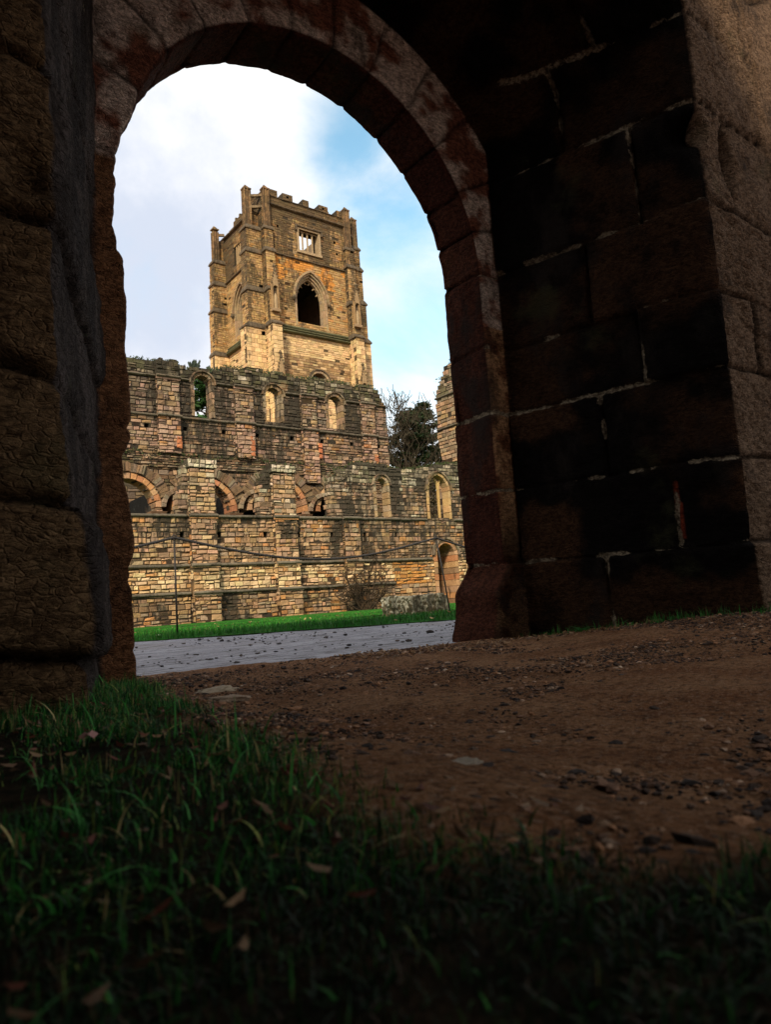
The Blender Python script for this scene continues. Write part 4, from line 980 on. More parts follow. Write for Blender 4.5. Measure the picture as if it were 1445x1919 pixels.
for (Oo, Uu, Nn, wd, sd_) in ((OT, FX, FN, PW_, 1), ((TX0, 0, 0), (0, 1, 0), (-1, 0, 0), LWN, 2)):
    mb = MB()
    for k, (gr, d0, d1) in enumerate(((0, -.9, .02), (-.20, -.9, -.25), (-.38, -.9, -.50))):      # recessed orders
        h = wd['half'] + gr; a = arch_pts(wd['uc'], wd['vc'], h, 'pt', 16, -.24, 1.65); b_ = arch_pts(wd['uc'], wd['vc'], h, 'pt', 16, 0, 1.65)
        voussoirs(mb, Oo, Uu, Nn, a, b_, d0, d1, wt, sd_ + k, gap=.006, jit=.006)
        for sg in (-1, 1):
            voussoirs(mb, Oo, Uu, Nn, jamb_pts(wd['uc'] + sg * (h - .24), 35.2, wd['vc'], .8), jamb_pts(wd['uc'] + sg * h, 35.2, wd['vc'], .8), d0, d1, wt, sd_ + 7 + k, gap=.006, jit=.006)
    wo = mb.build('pointed_window', M['tower'], tower)
    mb = MB(); a = arch_pts(wd['uc'], wd['vc'], wd['half'], 'pt', 16, .0, 1.65); b_ = arch_pts(wd['uc'], wd['vc'], wd['half'], 'pt', 16, .26, 1.65)
    voussoirs(mb, Oo, Uu, Nn, a, b_, -.1, .24, lambda u, v, rg: tint((.30, .22, .13), rg) + (.1,), sd_, gap=.003)
    for sg in (-1, 1):                                                # label stops
        uu = wd['uc'] + sg * (wd['half'] + .2); q = np.array(Oo, float) + np.array(Uu, float) * uu + np.array(Nn, float) * .2
        mb.tube([q + [0, 0, wd['vc'] - .5], q + [0, 0, wd['vc'] - .25], q + [0, 0, wd['vc'] + .05]], [.16, .28, .2], (.14, .11, .07, .3), 7)
    mb.build('hood_mould', M['tower'], wo); mb = MB()
    # rotten cusps of the lost tracery
    for k in range(2, 15):
        p = arch_pts(wd['uc'], wd['vc'], wd['half'] - .58, 'pt', 16, 0, 1.65)[k]
        q = np.array(Oo, float) + np.array(Uu, float) * p[0] + np.array([0, 0, p[1]]) - np.array(Nn, float) * .9
        if k % 2: mb.tube([q, q + np.array(Uu, float) * (-.3 if p[0] > wd['uc'] else .3) * (abs(p[0] - wd['uc']) > .3) + np.array([0, 0, -.22])], [.14, .05], (.3, .22, .13, .1), 5); mb.build('tracery_stub', M['tower'], wo); mb = MB()
# square-headed belfry window of four lights
mb = MB(); t_ = TWN
for (u0, u1, v0, v1, d) in ((t_['u0'] - .3, t_['u0'], t_['v0'] - .2, t_['v1'] + .05, .10), (t_['u1'], t_['u1'] + .3, t_['v0'] - .2, t_['v1'] + .05, .10), (t_['u0'] - .3, t_['u1'] + .3, t_['v1'] + .05, t_['v1'] + .3, .12), (t_['u0'] - .4, t_['u1'] + .4, t_['v0'] - .35, t_['v0'] - .02, .2)):
    mb.box(u0, u1, TY0 - d, TY0 + 1.0, v0, v1, (.34, .26, .16, .0))
mb.box(t_['u0'] - .55, t_['u1'] + .55, TY0 - .3, TY0 - .0, t_['v1'] + .32, t_['v1'] + .5, dk)
for sg in (t_['u0'] - .55, t_['u1'] + .37): mb.box(sg, sg + .18, TY0 - .3, TY0, t_['v1'] - .25, t_['v1'] + .32, dk)
bw = mb.build('belfry_window', M['tower'], tower)
wdt = (t_['u1'] - t_['u0']) / 4
for k in (1, 2, 3):
    mb = MB(); u = t_['u0'] + wdt * k
    mb.tube([(u, TY0 + .35, t_['v0'] - .02), (u, TY0 + .35, t_['v1'] + .06)], .12, (.34, .26, .16, .0), 6); mb.build('mullion', M['tower'], bw)
for k in range(4):
    mb = MB(); uc = t_['u0'] + wdt * (k + .5); pts = arch_pts(uc, t_['v1'] - .3, wdt / 2 - .1, 'round', 8)
    for i in range(8):
        (xa, za), (xb, zb) = pts[i], pts[i + 1]
        mb.add([(xa, TY0 + .25, za), (xb, TY0 + .25, zb), (xb, TY0 + .25, t_['v1'] + .06), (xa, TY0 + .25, t_['v1'] + .06), (xa, TY0 + .45, za), (xb, TY0 + .45, zb), (xb, TY0 + .45, t_['v1'] + .06), (xa, TY0 + .45, t_['v1'] + .06)], [(0, 1, 2, 3), (7, 6, 5, 4), (4, 5, 1, 0)], (.34, .26, .16, 0))
    mb.build('light_head', M['tower'], bw)
# arch low in the front face
mb = MB(); voussoirs(mb, OT, FX, FN, arch_pts(48.0, 28.1, 1.25, 'round', 14), arch_pts(48.0, 28.1, 1.6, 'round', 14), -1.2, .05, wt, 5)
voussoirs(mb, OT, FX, FN, arch_pts(48.0, 28.1, 1.6, 'round', 14), arch_pts(48.0, 28.1, 1.78, 'round', 14), -.1, .18, lambda u, v, rg: dk, 5, gap=.003); mb.build('arched_opening', M['tower'], tower)
# canopied niches on the buttresses
def niche(x0, x1, yf, z0, parent):
    mb = MB(); xm = (x0 + x1) / 2; h = (x1 - x0) / 2; c1 = (.27, .18, .09, .15)
    for sg in (-1, 1): mb.tube([(xm + sg * h * .72, yf - .16, z0), (xm + sg * h * .72, yf - .16, z0 + 3.3)], .17, c1, 6)
    mb.box(x0, x1, yf - .42, yf - .02, z0 - .35, z0, (.28, .2, .12, .1)); mb.box(xm - h * .55, xm + h * .55, yf - .05, yf + .02, z0, z0 + 3.2, (.10, .075, .05, .2))
    mb.tube([(xm, yf - .2, z0), (xm, yf - .2, z0 + 1.0), (xm, yf - .2, z0 + 1.6), (xm, yf - .2, z0 + 1.95)], [.22, .26, .2, .08], (.33, .25, .15, 0), 7)
    a = [(xm + h * .62 * math.cos(q), z0 + 2.6 + h * .62 * math.sin(q)) for q in np.linspace(math.pi, 0, 9)]
    for i in range(8):
        (xa, za), (xb, zb) = a[i], a[i + 1]; ta, tb = z0 + 4.9 - abs(xa - xm) / h * 1.9, z0 + 4.9 - abs(xb - xm) / h * 1.9
        mb.add([(xa, yf - .38, za), (xb, yf - .38, zb), (xb, yf - .34, tb), (xa, yf - .34, ta), (xa, yf, za), (xb, yf, zb), (xb, yf, tb), (xa, yf, ta)], [(0, 1, 2, 3), (3, 2, 6, 7), (4, 5, 1, 0)], (.30, .215, .12, .1))
    for k in range(5):                                            # crockets and finial
        for sg in (-1, 1):
            mb.tube([(xm + sg * h * (.85 - .19 * k), yf - .3, z0 + 3.25 + .4 * k), (xm + sg * h * (1.05 - .19 * k), yf - .36, z0 + 3.45 + .4 * k)], [.12, .07], (.17, .13, .08, .3), 5)
    mb.tube([(xm, yf - .2, z0 + 4.7), (xm, yf - .2, z0 + 5.3), (xm, yf - .2, z0 + 5.5), (xm, yf - .2, z0 + 5.8)], [.14, .1, .24, .05], (.17, .13, .08, .3), 6)
    mb.build('niche', M['tower'], parent)
niche(40.9, 42.0, 73.9, 36.2, b1); niche(53.1, 54.25, 73.9, 36.4, b2); niche(40.9, 42.0, 73.4, 25.0, b1); niche(53.1, 54.25, 73.4, 25.3, b2)

# ------------------------------------------------------------------ trees and shrubs
def branch(mb, p, d, L_, r, depth, rg, col, spread=.55, up=.15, tips=None, sides=6, minr=.012):
    n = 5; L_ = L_ * 1.0; pts = [np.array(p, float)]; dd = np.array(d, float); rad = [r]
    for i in range(n):
        dd = dd + np.array([rg.gauss(0, .16), rg.gauss(0, .16), rg.gauss(0, .10) + up * .25]); dd /= np.linalg.norm(dd)
        pts.append(pts[-1] + dd * L_ / n); rad.append(max(minr, r * (1 - .5 * (i + 1) / n)))
    mb.tube(pts, rad, col, max(3, sides), cap=False)
    if depth == 0:
        if tips is not None: tips.append((pts[-1], dd))
        return
    for k in range(rg.choice((2, 3, 3)) + (1 if depth > 2 else 0)):
        i = rg.randint(2, n); a = rg.uniform(0, 6.283); side = np.array([math.cos(a), math.sin(a), rg.uniform(-.1, .6)])
        nd_ = dd * (1 - spread) + side * spread; nd_ /= np.linalg.norm(nd_)
        branch(mb, pts[i], nd_, L_ * rg.uniform(.55, .78), rad[i] * .62, depth - 1, rg, col, spread, up, tips, sides - 1, minr)
def bare_tree(name, base, H_, seed, label, cat, mat, lean=(0, 0), r=.3, depth=5, spread=.5):
    rg = random.Random(seed); root = thing(name, base, label, cat)
    mt_ = MB(); pts = [np.array(base) + np.array([lean[0] * f * H_, lean[1] * f * H_, f * H_ * .62]) + np.array([rg.gauss(0, .05) * H_ * f * .2, 0, 0]) for f in np.linspace(0, 1, 8)]
    mt_.tube(pts, [r * (1 - .55 * f) for f in np.linspace(0, 1, 8)], (.1, .08, .05, 1), 8); mt_.build('trunk', mat, root, True)
    mb = MB()
    for k in range(9):
        f = rg.uniform(.42, 1.0); i = f * 7; p = pts[int(min(i, 6))] * (1 - i % 1) + pts[min(int(i) + 1, 7)] * (i % 1)
        a = k * 2.4 + rg.uniform(-.4, .4); d = np.array([math.cos(a) * .8, math.sin(a) * .8, rg.uniform(.35, 1.1)]); d /= np.linalg.norm(d)
        branch(mb, p, d, H_ * .20 * rg.uniform(.7, 1.1), r * .38, depth - 1, rg, (.1, .08, .05, 1), spread, .25, None, 5, .035)
    branch(mb, pts[-1], (lean[0], lean[1], 1), H_ * .2, r * .4, depth - 1, rg, (.1, .08, .05, 1), spread, .3, None, 5, .035)
    mb.build('branches', mat, root, True); return root
def needles(mb, c, rx, rz, n, rg, cols, size):
    for k in range(n):
        q = np.array([rg.gauss(0, .45) * rx, rg.gauss(0, .45) * rx, rg.gauss(0, .45) * rz]); col = rg.choice(cols)
        a = rg.uniform(0, 6.283); e = np.array([math.cos(a), math.sin(a), rg.uniform(-.5, .7)]) * size * rg.uniform(.6, 1.5); f_ = np.array([rg.uniform(-1, 1), rg.uniform(-1, 1), rg.uniform(-.6, .6)]) * size * .45
        q = q + np.array(c); kk = rg.uniform(.6, 1.3)
        mb.add([q - e * .5 - f_ * .4, q - e * .1 + f_, q + e * .6, q - e * .1 - f_ * .8], [(0, 1, 2, 3)], tuple(x * kk for x in col) + (1,))
PINEC = ((.018, .040, .014), (.026, .052, .017), (.04, .058, .02), (.013, .026, .011))
def pine(base, H_, seed, label, crown0, width, lean=0., r=.32, dens=46, group=None, name='pine_tree', cols=PINEC, limbs=34, mat='bark_pine', nsize=.42):
    rg = random.Random(seed); root = thing(name, base, label, 'tree', group); base = np.array(base, float)
    tp = [base + np.array([lean * f * f * H_ + .12 * math.sin(f * 7 + seed), 0, f * H_]) for f in np.linspace(0, 1, 12)]
    mb = MB(); mb.tube(tp, [r * (1 - .8 * f) for f in np.linspace(0, 1, 12)], (.1, .06, .04, 1), 8); mb.build('trunk', M[mat], root, True)
    lm, cr = MB(), MB()
    for k in range(limbs):
        f = crown0 + (1 - crown0) * (k + rg.random()) / limbs; p = base + np.array([lean * f * f * H_, 0, f * H_])
        g = (f - crown0) / (1 - crown0); Ls = width * (.35 + .75 * math.sin(math.pi * min(1, .18 + .80 * g)) ** .8) * rg.uniform(.6, 1.1) * (1.05 - .55 * g)
        a = k * 2.399 + rg.uniform(-.5, .5); d = np.array([math.cos(a), math.sin(a), rg.uniform(-.08, .35)])
        pts = [p + d * Ls * t_ + np.array([0, 0, .12 * Ls * t_ * t_ * rg.uniform(-.5, 1)]) for t_ in np.linspace(0, 1, 5)]
        lm.tube(pts, [r * .26 * (1 - .75 * t_) for t_ in np.linspace(0, 1, 5)], (.1, .06, .04, 1), 4, cap=False)
        for t_ in (.5, .72, .9, 1.0):
            if rg.random() < .16: continue
            c = pts[0] + (pts[-1] - pts[0]) * t_ + np.array([rg.gauss(0, .25), rg.gauss(0, .25), rg.uniform(0, .3)])
            needles(cr, c, .75 * rg.uniform(.7, 1.2), .34, dens, rg, cols, nsize)
    needles(cr, tp[-1], .8, .6, dens, rg, cols, nsize)
    lm.build('limbs', M[mat], root, True); cr.build('crown', M['leaf'], root); return root
bare_tree('bare_tree', (49.75, 61.0, -.6), 23.6, 5, 'leafless thin-branched tree beside the end of the upper ruined wall', 'tree', M['bark'], r=.26, depth=5, spread=.42)
pine((51.7, 62.5, -.6), 22.0, 11, 'broad dark pine with reddish trunk, nearer the end of the upper wall', .68, 3.0, .01, .42, limbs=38, dens=58)
pine((54.6, 63.5, -.6), 23.4, 12, 'dark pine with slim straight trunk, beside the ragged wall end', .64, 3.0, .02, .16, limbs=38, dens=54)
bare_tree('bare_tree', (51.2, 60.0, -.6), 18.6, 8, 'tangled leafless tree in front of the broad pine', 'tree', M['bark'], lean=(.02, 0), r=.34, depth=4, spread=.5)
pine((25.9, 60.0, -.5), 21.3, 14, 'green conifer seen only through the leftmost upper window', .45, 3.0, 0, .3, dens=60, name='conifer', cols=((.03, .085, .02), (.045, .11, .03), (.02, .05, .015)))
pine((56.2, 63.0, -.6), 17.4, 15, 'low dark evergreen bush at the foot of the ragged wall end', .55, 2.2, 0, .2, dens=60, name='evergreen_shrub', limbs=24)
# olive thicket seen through the ochre window
rg = random.Random(3); tk_ = thing('thicket', (40, 45, -.4), 'olive-brown thicket of twigs filling the ochre pointed window', 'thicket')
mb, ml = MB(), MB()
for k in range(16): branch(mb, (38.6 + rg.uniform(-1.6, 2.2), 45 + rg.uniform(-.8, .8), -.4 + rg.uniform(0, 6)), (rg.uniform(-.5, .5), 0, 1), 3.2, .05, 4, rg, (.1, .08, .05, 1), .5, .1, None, 4, .012)
for k in range(150): needles(ml, (38.9 + rg.gauss(0, 1.5), 45.6 + rg.uniform(-.8, .8), rg.uniform(2, 10.3)), .5, .4, 14, rg, ((.07, .06, .02), (.10, .08, .03), (.045, .045, .018)), .3)
mb.build('twigs', M['twig'], tk_, True); ml.build('leaves', M['leaf'], tk_)
# bare shrub trained against the lower wall
rg = random.Random(21); sh = thing('bare_shrub', (23.3, 33.0, -.33), 'leafless many-stemmed shrub growing against the foot of the lower wall', 'shrub')
ms, mtw = MB(), MB()
for k in range(11):
    a = -1.15 + 2.3 * k / 10 + rg.uniform(-.1, .1); d = np.array([math.sin(a), rg.uniform(-.25, .1), math.cos(a) * 1.0]); d /= np.linalg.norm(d)
    pts = [np.array([23.3 + .05 * (k - 5), 33.0, -.35])]; dd = d.copy(); Ls = rg.uniform(2.0, 2.9) * (1 - .18 * abs(a))
    for i in range(7):
        dd = dd + np.array([rg.gauss(0, .10), rg.gauss(0, .05), .05]); dd /= np.linalg.norm(dd); pts.append(pts[-1] + dd * Ls / 7)
    ms.tube(pts, [.06 * (1 - .7 * f) for f in np.linspace(0, 1, 8)], (.1, .07, .05, 1), 5, cap=False)
    for i in range(2, 8):
        for q in range(1 + i % 2):
            s_ = np.array([rg.uniform(-1, 1), rg.uniform(-.5, .3), rg.uniform(-.2, 1)]); s_ /= np.linalg.norm(s_)
            branch(mtw, pts[i], s_, rg.uniform(.5, 1.1), .024, 1, rg, (.1, .07, .05, 1), .55, .1, None, 4, .011)
ms.build('stems', M['twig'], sh, True); mtw.build('twigs', M['twig'], sh, True)
# two small plants rooted in the top of the upper wall
for (u, z, n, lab) in ((15.95, 14.1, 30, 'larger grey-green tuft growing on top of the upper wall'), (17.0, 14.1, 12, 'smaller tuft on the upper wall top, nearer the tower')):
    rg = random.Random(n); mb = MB()
    for k in range(n):
        a = rg.uniform(0, 6.28); rr = rg.uniform(.05, .28); h = rg.uniform(.25, .6) * (n / 30) ** .4; p = np.array([u + rg.gauss(0, .12), YC + .3 + rg.gauss(0, .1), z])
        e = p + np.array([math.cos(a) * rr, math.sin(a) * rr, h]); w_ = np.array([.03, .0, .0])
        mb.add([p - w_, p + w_, e + w_ * 2, e + np.array([0, 0, .1]), e - w_ * 2], [(0, 1, 2, 3, 4)], (.05, .07, .05, 1))
    tag(mb.build('wall_plant', M['leaf']), lab, 'plant', None, 'thing')

# ------------------------------------------------------------------ rope barrier
def rope_post(base, top, label):
    r = thing('rope_post', base, label, 'post', 'iron posts carrying the rope'); b0, t0 = np.array(base), np.array(top); mb = MB()
    mb.tube([b0 - [0, 0, .1], b0 + (t0 - b0) * .5, t0 - [0, 0, .03]], .0125, (0, 0, 0, 1), 8); mb.build('rod', M['iron'], r, True)
    mb = MB(); mb.tube([t0 + np.array([.030 * math.cos(a), .004, .012 + .030 * math.sin(a)]) for a in np.linspace(0, 6.2832, 15)], .0075, (0, 0, 0, 1), 6); mb.build('eye_ring', M['iron'], r, True)
P1, T1 = (3.18, 8.43, .02), (3.177, 8.43, 1.20); P2, T2 = (7.71, 8.58, .02), (7.52, 8.58, 1.20)
rope_post(P1, T1, 'upright thin iron rope post at the path edge, at left'); rope_post(P2, T2, 'leaning thin iron rope post in front of the stone block')
P0, T0 = (-1.2, 8.35, .02), (-1.2, 8.35, 1.2); P3, T3 = (12.0, 8.75, .02), (12.0, 8.75, 1.2)
rope_post(P0, T0, 'thin iron rope post hidden past the left jamb'); rope_post(P3, T3, 'thin iron rope post hidden past the right jamb')
cl_ = []
for (a, b_, sag) in ((T0, T1, .34), (T1, T2, .30), (T2, T3, .36)):
    a, b_ = np.array(a), np.array(b_)
    for f in np.linspace(0, 1, 150)[:-1]: cl_.append(a + (b_ - a) * f + np.array([0, 0, .012 - sag * 4 * f * (1 - f) * (1 - .25 * (1 - 4 * f * (1 - f)))]))
cl_ = np.array(cl_); mb = MB(); dist = np.r_[0, np.cumsum(np.linalg.norm(np.diff(cl_, axis=0), axis=1))]
fine = np.linspace(0, dist[-1], 1500); cx_ = np.stack([np.interp(fine, dist, cl_[:, k]) for k in range(3)], 1)
for k in range(3):
    ph = fine / .10 * 2 * math.pi + k * 2.094; off = np.stack([np.zeros_like(ph), np.cos(ph) * .009, np.sin(ph) * .009], 1)
    mb.tube(cx_ + off, .0098, (0, 0, 0, 1), 5)
tag(mb.build('rope', M['rope'], None, True), 'thick dark twisted rope sagging between the iron posts across the view', 'rope', None, 'thing')

# ------------------------------------------------------------------ lichened stone block on the lawn
def rough_box(mb, x0, x1, y0, y1, z0, z1, n=(130, 40, 34), seed=1, amp=.02, col=(.2, .18, .13), tilt=0.):
    V_, F_ = [], []
    def face(o, a, b_, na, nb):
        base_ = len(V_); o, a, b_ = map(lambda q: np.array(q, float), (o, a, b_))
        for i in range(na + 1):
            for j in range(nb + 1): V_.append(o + a * i / na + b_ * j / nb)
        for i in range(na):
            for j in range(nb):
                q = base_ + i * (nb + 1) + j; F_.append((q, q + nb + 1, q + nb + 2, q + 1))
    dx, dy, dz = x1 - x0, y1 - y0, z1 - z0
    face((x0, y0, z0), (dx, 0, 0), (0, 0, dz), n[0], n[2]); face((x1, y1, z0), (-dx, 0, 0), (0, 0, dz), n[0], n[2])
    face((x0, y1, z0), (0, -dy, 0), (0, 0, dz), n[1], n[2]); face((x1, y0, z0), (0, dy, 0), (0, 0, dz), n[1], n[2]); face((x0, y0, z1), (dx, 0, 0), (0, dy, 0), n[0], n[1])
    V_ = np.array(V_); c = np.array([(x0 + x1) / 2, (y0 + y1) / 2, (z0 + z1) / 2]); q = (V_ - c) / (np.array([dx, dy, dz]) / 2)
    edge = np.sort(np.abs(q), 1)[:, 1]; V_ = V_ - (q * np.array([dx, dy, dz]) / 2) * (sstep(.93, 1, edge) * .02)[:, None]
    V_ = V_ + np.stack([fbm(V_ * 6, seed + k, 4) for k in range(3)], 1) * amp + np.stack([fbm(V_ * 22, seed + 5 + k, 3) for k in range(3)], 1) * amp * .5
    V_[:, 1] += (V_[:, 0] - x0) * tilt
    li = sstep(.02, .10, fbm(V_ * 34, seed + 9, 4) - .27 + .35 * sstep(z0, z1, V_[:, 2]))[:, None]; ms_ = sstep(-.15, .15, fbm(V_ * 20, seed + 11, 4))[:, None]
    C_ = np.array(col)[None] * (1 - ms_) + np.array([.045, .05, .025])[None] * ms_; C_ = C_ * (1 - li * .8) + np.array([.55, .54, .44])[None] * li * .8
    for v_, c_ in zip(V_, C_): mb.v.append(tuple(v_)); mb.c.append(tuple(c_) + (.35,))
    mb.f += [tuple(i + mb.n for i in f) for f in F_]; mb.n = len(mb.v)
M['block'] = stone_mat('block_stone', fine=4, stain=.9, lichen=.5)
sb = thing('stone_block', (7.1, 8.95, .0), 'low oblong stone block crusted with lichen, lying on the lawn under the rope', 'stone block')
mb = MB(); rough_box(mb, 6.60, 7.80, 8.69, 8.93, -.06, .325, tilt=.07, seed=3, col=(.12, .10, .06), amp=.03); mb.build('block', M['block'], sb, True)
mb = MB(); rough_box(mb, 7.815, 7.87, 8.79, 9.02, -.06, .30, n=(4, 12, 10), tilt=.05, seed=9, amp=.008, col=(.5, .48, .40)); mb.build('end_slab', M['block'], sb, True)

# ------------------------------------------------------------------ grass, gravel and litter
def blades(name, pos, hgt, wid, cols, label, seed=0, bend=.6, segs=4):
    rg = np.random.default_rng(seed); n = len(pos); a = rg.uniform(0, 6.283, n); lean = np.abs(rg.normal(0, bend, n)); fa = a + rg.normal(0, .9, n)
    lv = []; dirv = np.stack([np.cos(a), np.sin(a), 0 * a], 1); sd_ = np.stack([-np.sin(fa), np.cos(fa), 0 * a], 1)
    for k in range(segs + 1):
        t = k / segs; ang = lean * t * 1.0
        ll = np.minimum(lean, 1.9); c = pos + dirv * (hgt * ll * .62 * t ** 1.5)[:, None] + np.stack([0 * a, 0 * a, hgt * (t - .44 * ll * t ** 2.0)], 1)
        ww = (wid * (1 - t ** 1.6) * .5 + .0002)[:, None]
        lv += [c - sd_ * ww, c + sd_ * ww]
    V_ = np.stack(lv, 1).reshape(-1, 3); m_ = 2 * (segs + 1)
    f = np.concatenate([np.stack([np.arange(n) * m_ + 2 * k, np.arange(n) * m_ + 2 * k + 1, np.arange(n) * m_ + 2 * k + 3, np.arange(n) * m_ + 2 * k + 2], 1) for k in range(segs)])
    C_ = np.repeat(cols, m_, axis=0); C_ = np.concatenate([C_, np.ones((len(C_), 1))], 1)
    return tag(mesh_obj(name, V_, f, C_, M['grass'], None, True), label, None, None, 'stuff')
def gcols(n, rg, pal, wts):
    return np.array(pal)[rg.choice(len(pal), n, p=np.array(wts) / sum(wts))] * rg.uniform(.6, 1.35, (n, 1))
def scatter(n, x0, x1, y0, y1, keep, rg):
    x, y = rg.uniform(x0, x1, n), rg.uniform(y0, y1, n); k = keep(x, y) > rg.random(n); return x[k], y[k]
# rank grass in the foreground bank
edge_x = lambda y: np.interp(y, [.1, .26, .36, .47, .62, .84, 1.14, 1.7, 2.4, 2.9, 3.3], [1.05, .76, .55, .47, .46, .50, .60, .70, .82, .97, 1.02])
def bank(x, y):
    P_ = np.stack([x, y, 0 * x], 1); cl = fbm(P_ * 5, 201, 3)
    e = edge_x(y) + .10 * fbm(P_ * 4, 203, 3); d = sstep(.06, -.10, x - e)
    return d * (.06 + 1.1 * sstep(-.2, .2, cl)) * np.clip(.3 + .5 * y, .38, 1.0)
x, y = scatter(330000, -1.4, 2.2, .12, 3.2, bank, rng)
kk = ~((y > 1.95) & (x < .42 + (y - 1.9) * .36)); x, y = x[kk], y[kk]
z = earth_z(x, y) - .004; n = len(x); nearb = sstep(1.2, .35, y)
h = rng.uniform(.014, .046, n) * (1 + .45 * sstep(1.5, 2.8, y)) * (1 - .2 * nearb); wd = rng.uniform(.0012, .0032, n)
blades('grass', np.stack([x, y, z], 1), h, wd, gcols(n, rng, [(.017, .10, .015), (.036, .19, .026), (.007, .04, .009), (.14, .19, .04), (.28, .20, .085)], [5, 3, 6, 1.6, 1.2]), 'rank dark grass of the foreground bank', 1, 1.5, 4)
x, y = scatter(90000, -.7, 1.7, .12, .95, lambda x, y: sstep(.05, -.10, x - edge_x(y) + .1 * fbm(np.stack([x, y, 0 * x], 1) * 4, 203, 3)), rng); n = len(x)
blades('grass', np.stack([x, y, earth_z(x, y) - .004], 1), rng.uniform(.008, .026, n), rng.uniform(.001, .0024, n), gcols(n, rng, [(.008, .035, .008), (.016, .065, .012), (.005, .018, .006), (.05, .03, .014)], [5, 2.5, 6, 3]), 'short matted grass nearest the camera', 19, 1.6, 3)
# longer, broader blades lying over the rest
x, y = scatter(2600, -1.2, 1.9, .18, 3.1, bank, rng)
kk = ~((y > 1.95) & (x < .42 + (y - 1.9) * .36)); x, y = x[kk], y[kk]; n = len(x)
blades('grass', np.stack([x, y, earth_z(x, y)], 1), rng.uniform(.05, .105, n) * (.65 + .35 * sstep(.4, 1.2, y)), rng.uniform(.002, .0045, n), gcols(n, rng, [(.045, .25, .04), (.07, .30, .06), (.02, .12, .02), (.27, .30, .07), (.42, .34, .14)], [4, 3, 3, 1.6, 1.1]), 'longer lying blades among the foreground grass', 9, 1.5, 6)
# fringe along the foot of the right-hand splay
def foot(x, y):
    xl = 3.58 + (3.25 - y) * .27; d = xl - x
    return (sstep(-.02, .02, d) * sstep(.34, .02, d) * (y > 1.75) * (y < 3.2) + (y <= 1.93) * (x > 3.9) * sstep(1.45, 1.85, y)) * (.25 + sstep(-.1, .35, fbm(np.stack([x, y, 0 * x], 1) * 3.5, 205, 3)))
x, y = scatter(16000, 3.2, 5.4, 1.3, 3.25, foot, rng); n = len(x)
blades('grass', np.stack([x, y, earth_z(x, y)], 1), rng.uniform(.02, .075, n), rng.uniform(.003, .006, n), gcols(n, rng, [(.018, .10, .014), (.03, .14, .02), (.09, .11, .03)], [4, 3, 1]), 'thin fringe of grass along the foot of the right wall', 2, .8)
# lawn grass: long at the kerb, short beyond
def kerb(x, y):
    t = y - far_edge(x); P_ = np.stack([x, y, 0 * x], 1)
    return sstep(-.06, .03, t + .06 * fbm(P_ * 3, 207, 3)) * sstep(.9, .25, t) * (.4 + .6 * sstep(-.3, .2, fbm(P_ * 4, 208, 3)))
x, y = scatter(90000, 1.5, 9.2, 3.8, 10.2, kerb, rng); n = len(x)
blades('grass', np.stack([x, y, lawn_z(x, y)], 1), rng.uniform(.05, .12, n), rng.uniform(.004, .008, n), gcols(n, rng, [(.014, .10, .008), (.02, .14, .01), (.01, .06, .006), (.06, .12, .02)], [4, 4, 3, .8]), 'longer grass fringe between the pale path and the lawn', 3, .6, 3)
def lawnk(x, y):
    t = y - far_edge(x); return (t > .3) * sstep(26, 10, y) * 1.0
x, y = scatter(110000, 2, 20, 5, 22, lawnk, rng); n = len(x)
blades('grass', np.stack([x, y, lawn_z(x, y)], 1), rng.uniform(.025, .055, n), rng.uniform(.005, .011, n), gcols(n, rng, [(.016, .12, .008), (.025, .17, .012), (.01, .08, .006), (.10, .14, .025)], [4, 4, 2, 1]) * (.55 + .9 * sstep(-.3, .3, fbm(np.stack([x, y * 1.6, 0 * x], 1) * .9, 213, 4)))[:, None], 'short mown grass of the lawn', 4, .7, 2)
# pebbles: squashed, chipped little stones
ico = [(0, -.5257, .8507), (.8507, 0, .5257), (.8507, 0, -.5257), (-.8507, 0, -.5257), (-.8507, 0, .5257), (-.5257, .8507, 0), (.5257, .8507, 0), (.5257, -.8507, 0), (-.5257, -.8507, 0), (0, -.5257, -.8507), (0, .5257, -.8507), (0, .5257, .8507)]
icf = [(1, 2, 6), (1, 7, 2), (3, 4, 5), (4, 3, 8), (6, 5, 11), (5, 6, 10), (9, 10, 2), (10, 9, 3), (7, 8, 9), (8, 7, 0), (11, 0, 1), (0, 11, 4), (6, 2, 10), (1, 6, 11), (3, 5, 10), (5, 4, 11), (2, 7, 9), (7, 1, 0), (3, 9, 8), (4, 8, 0)]
ico = np.array(ico); icf = np.array(icf)
def pebbles(name, x, y, z, r, cols, label, rg, flat=.5):
    n = len(x); V_ = ico[None] * rg.uniform(.65, 1.25, (n, 12, 1)); an = rg.uniform(0, 6.283, n); st_ = rg.uniform(.8, 1.7, n)
    vx, vy = V_[..., 0] * st_[:, None], V_[..., 1]
    V_ = np.stack([vx * np.cos(an)[:, None] - vy * np.sin(an)[:, None], vx * np.sin(an)[:, None] + vy * np.cos(an)[:, None], V_[..., 2] * rg.uniform(flat * .6, flat * 1.4, n)[:, None]], -1) * r[:, None, None]
    V_ = V_ + np.stack([x, y, z + r * flat * .35], 1)[:, None]
    C_ = np.concatenate([np.repeat(cols, 12, axis=0), np.full((n * 12, 1), .3)], 1)
    return tag(mesh_obj(name, V_.reshape(-1, 3), (icf[None] + (np.arange(n) * 12)[:, None, None]).reshape(-1, 3), C_, M['pebble'], None, False), label, None, None, 'stuff')
floor_k = lambda x, y: (x > edge_x(y) - .05) * (y < near_edge(x) - .02) * (x < 3.6 + np.clip(3.25 - y, 0, 1.3) * .27) * (.25 + sstep(-.2, .35, fbm(np.stack([x, y, 0 * x], 1) * 2.5, 301, 3)))
x, y = scatter(80000, .4, 4.2, .35, 3.7, floor_k, rng); n = len(x)
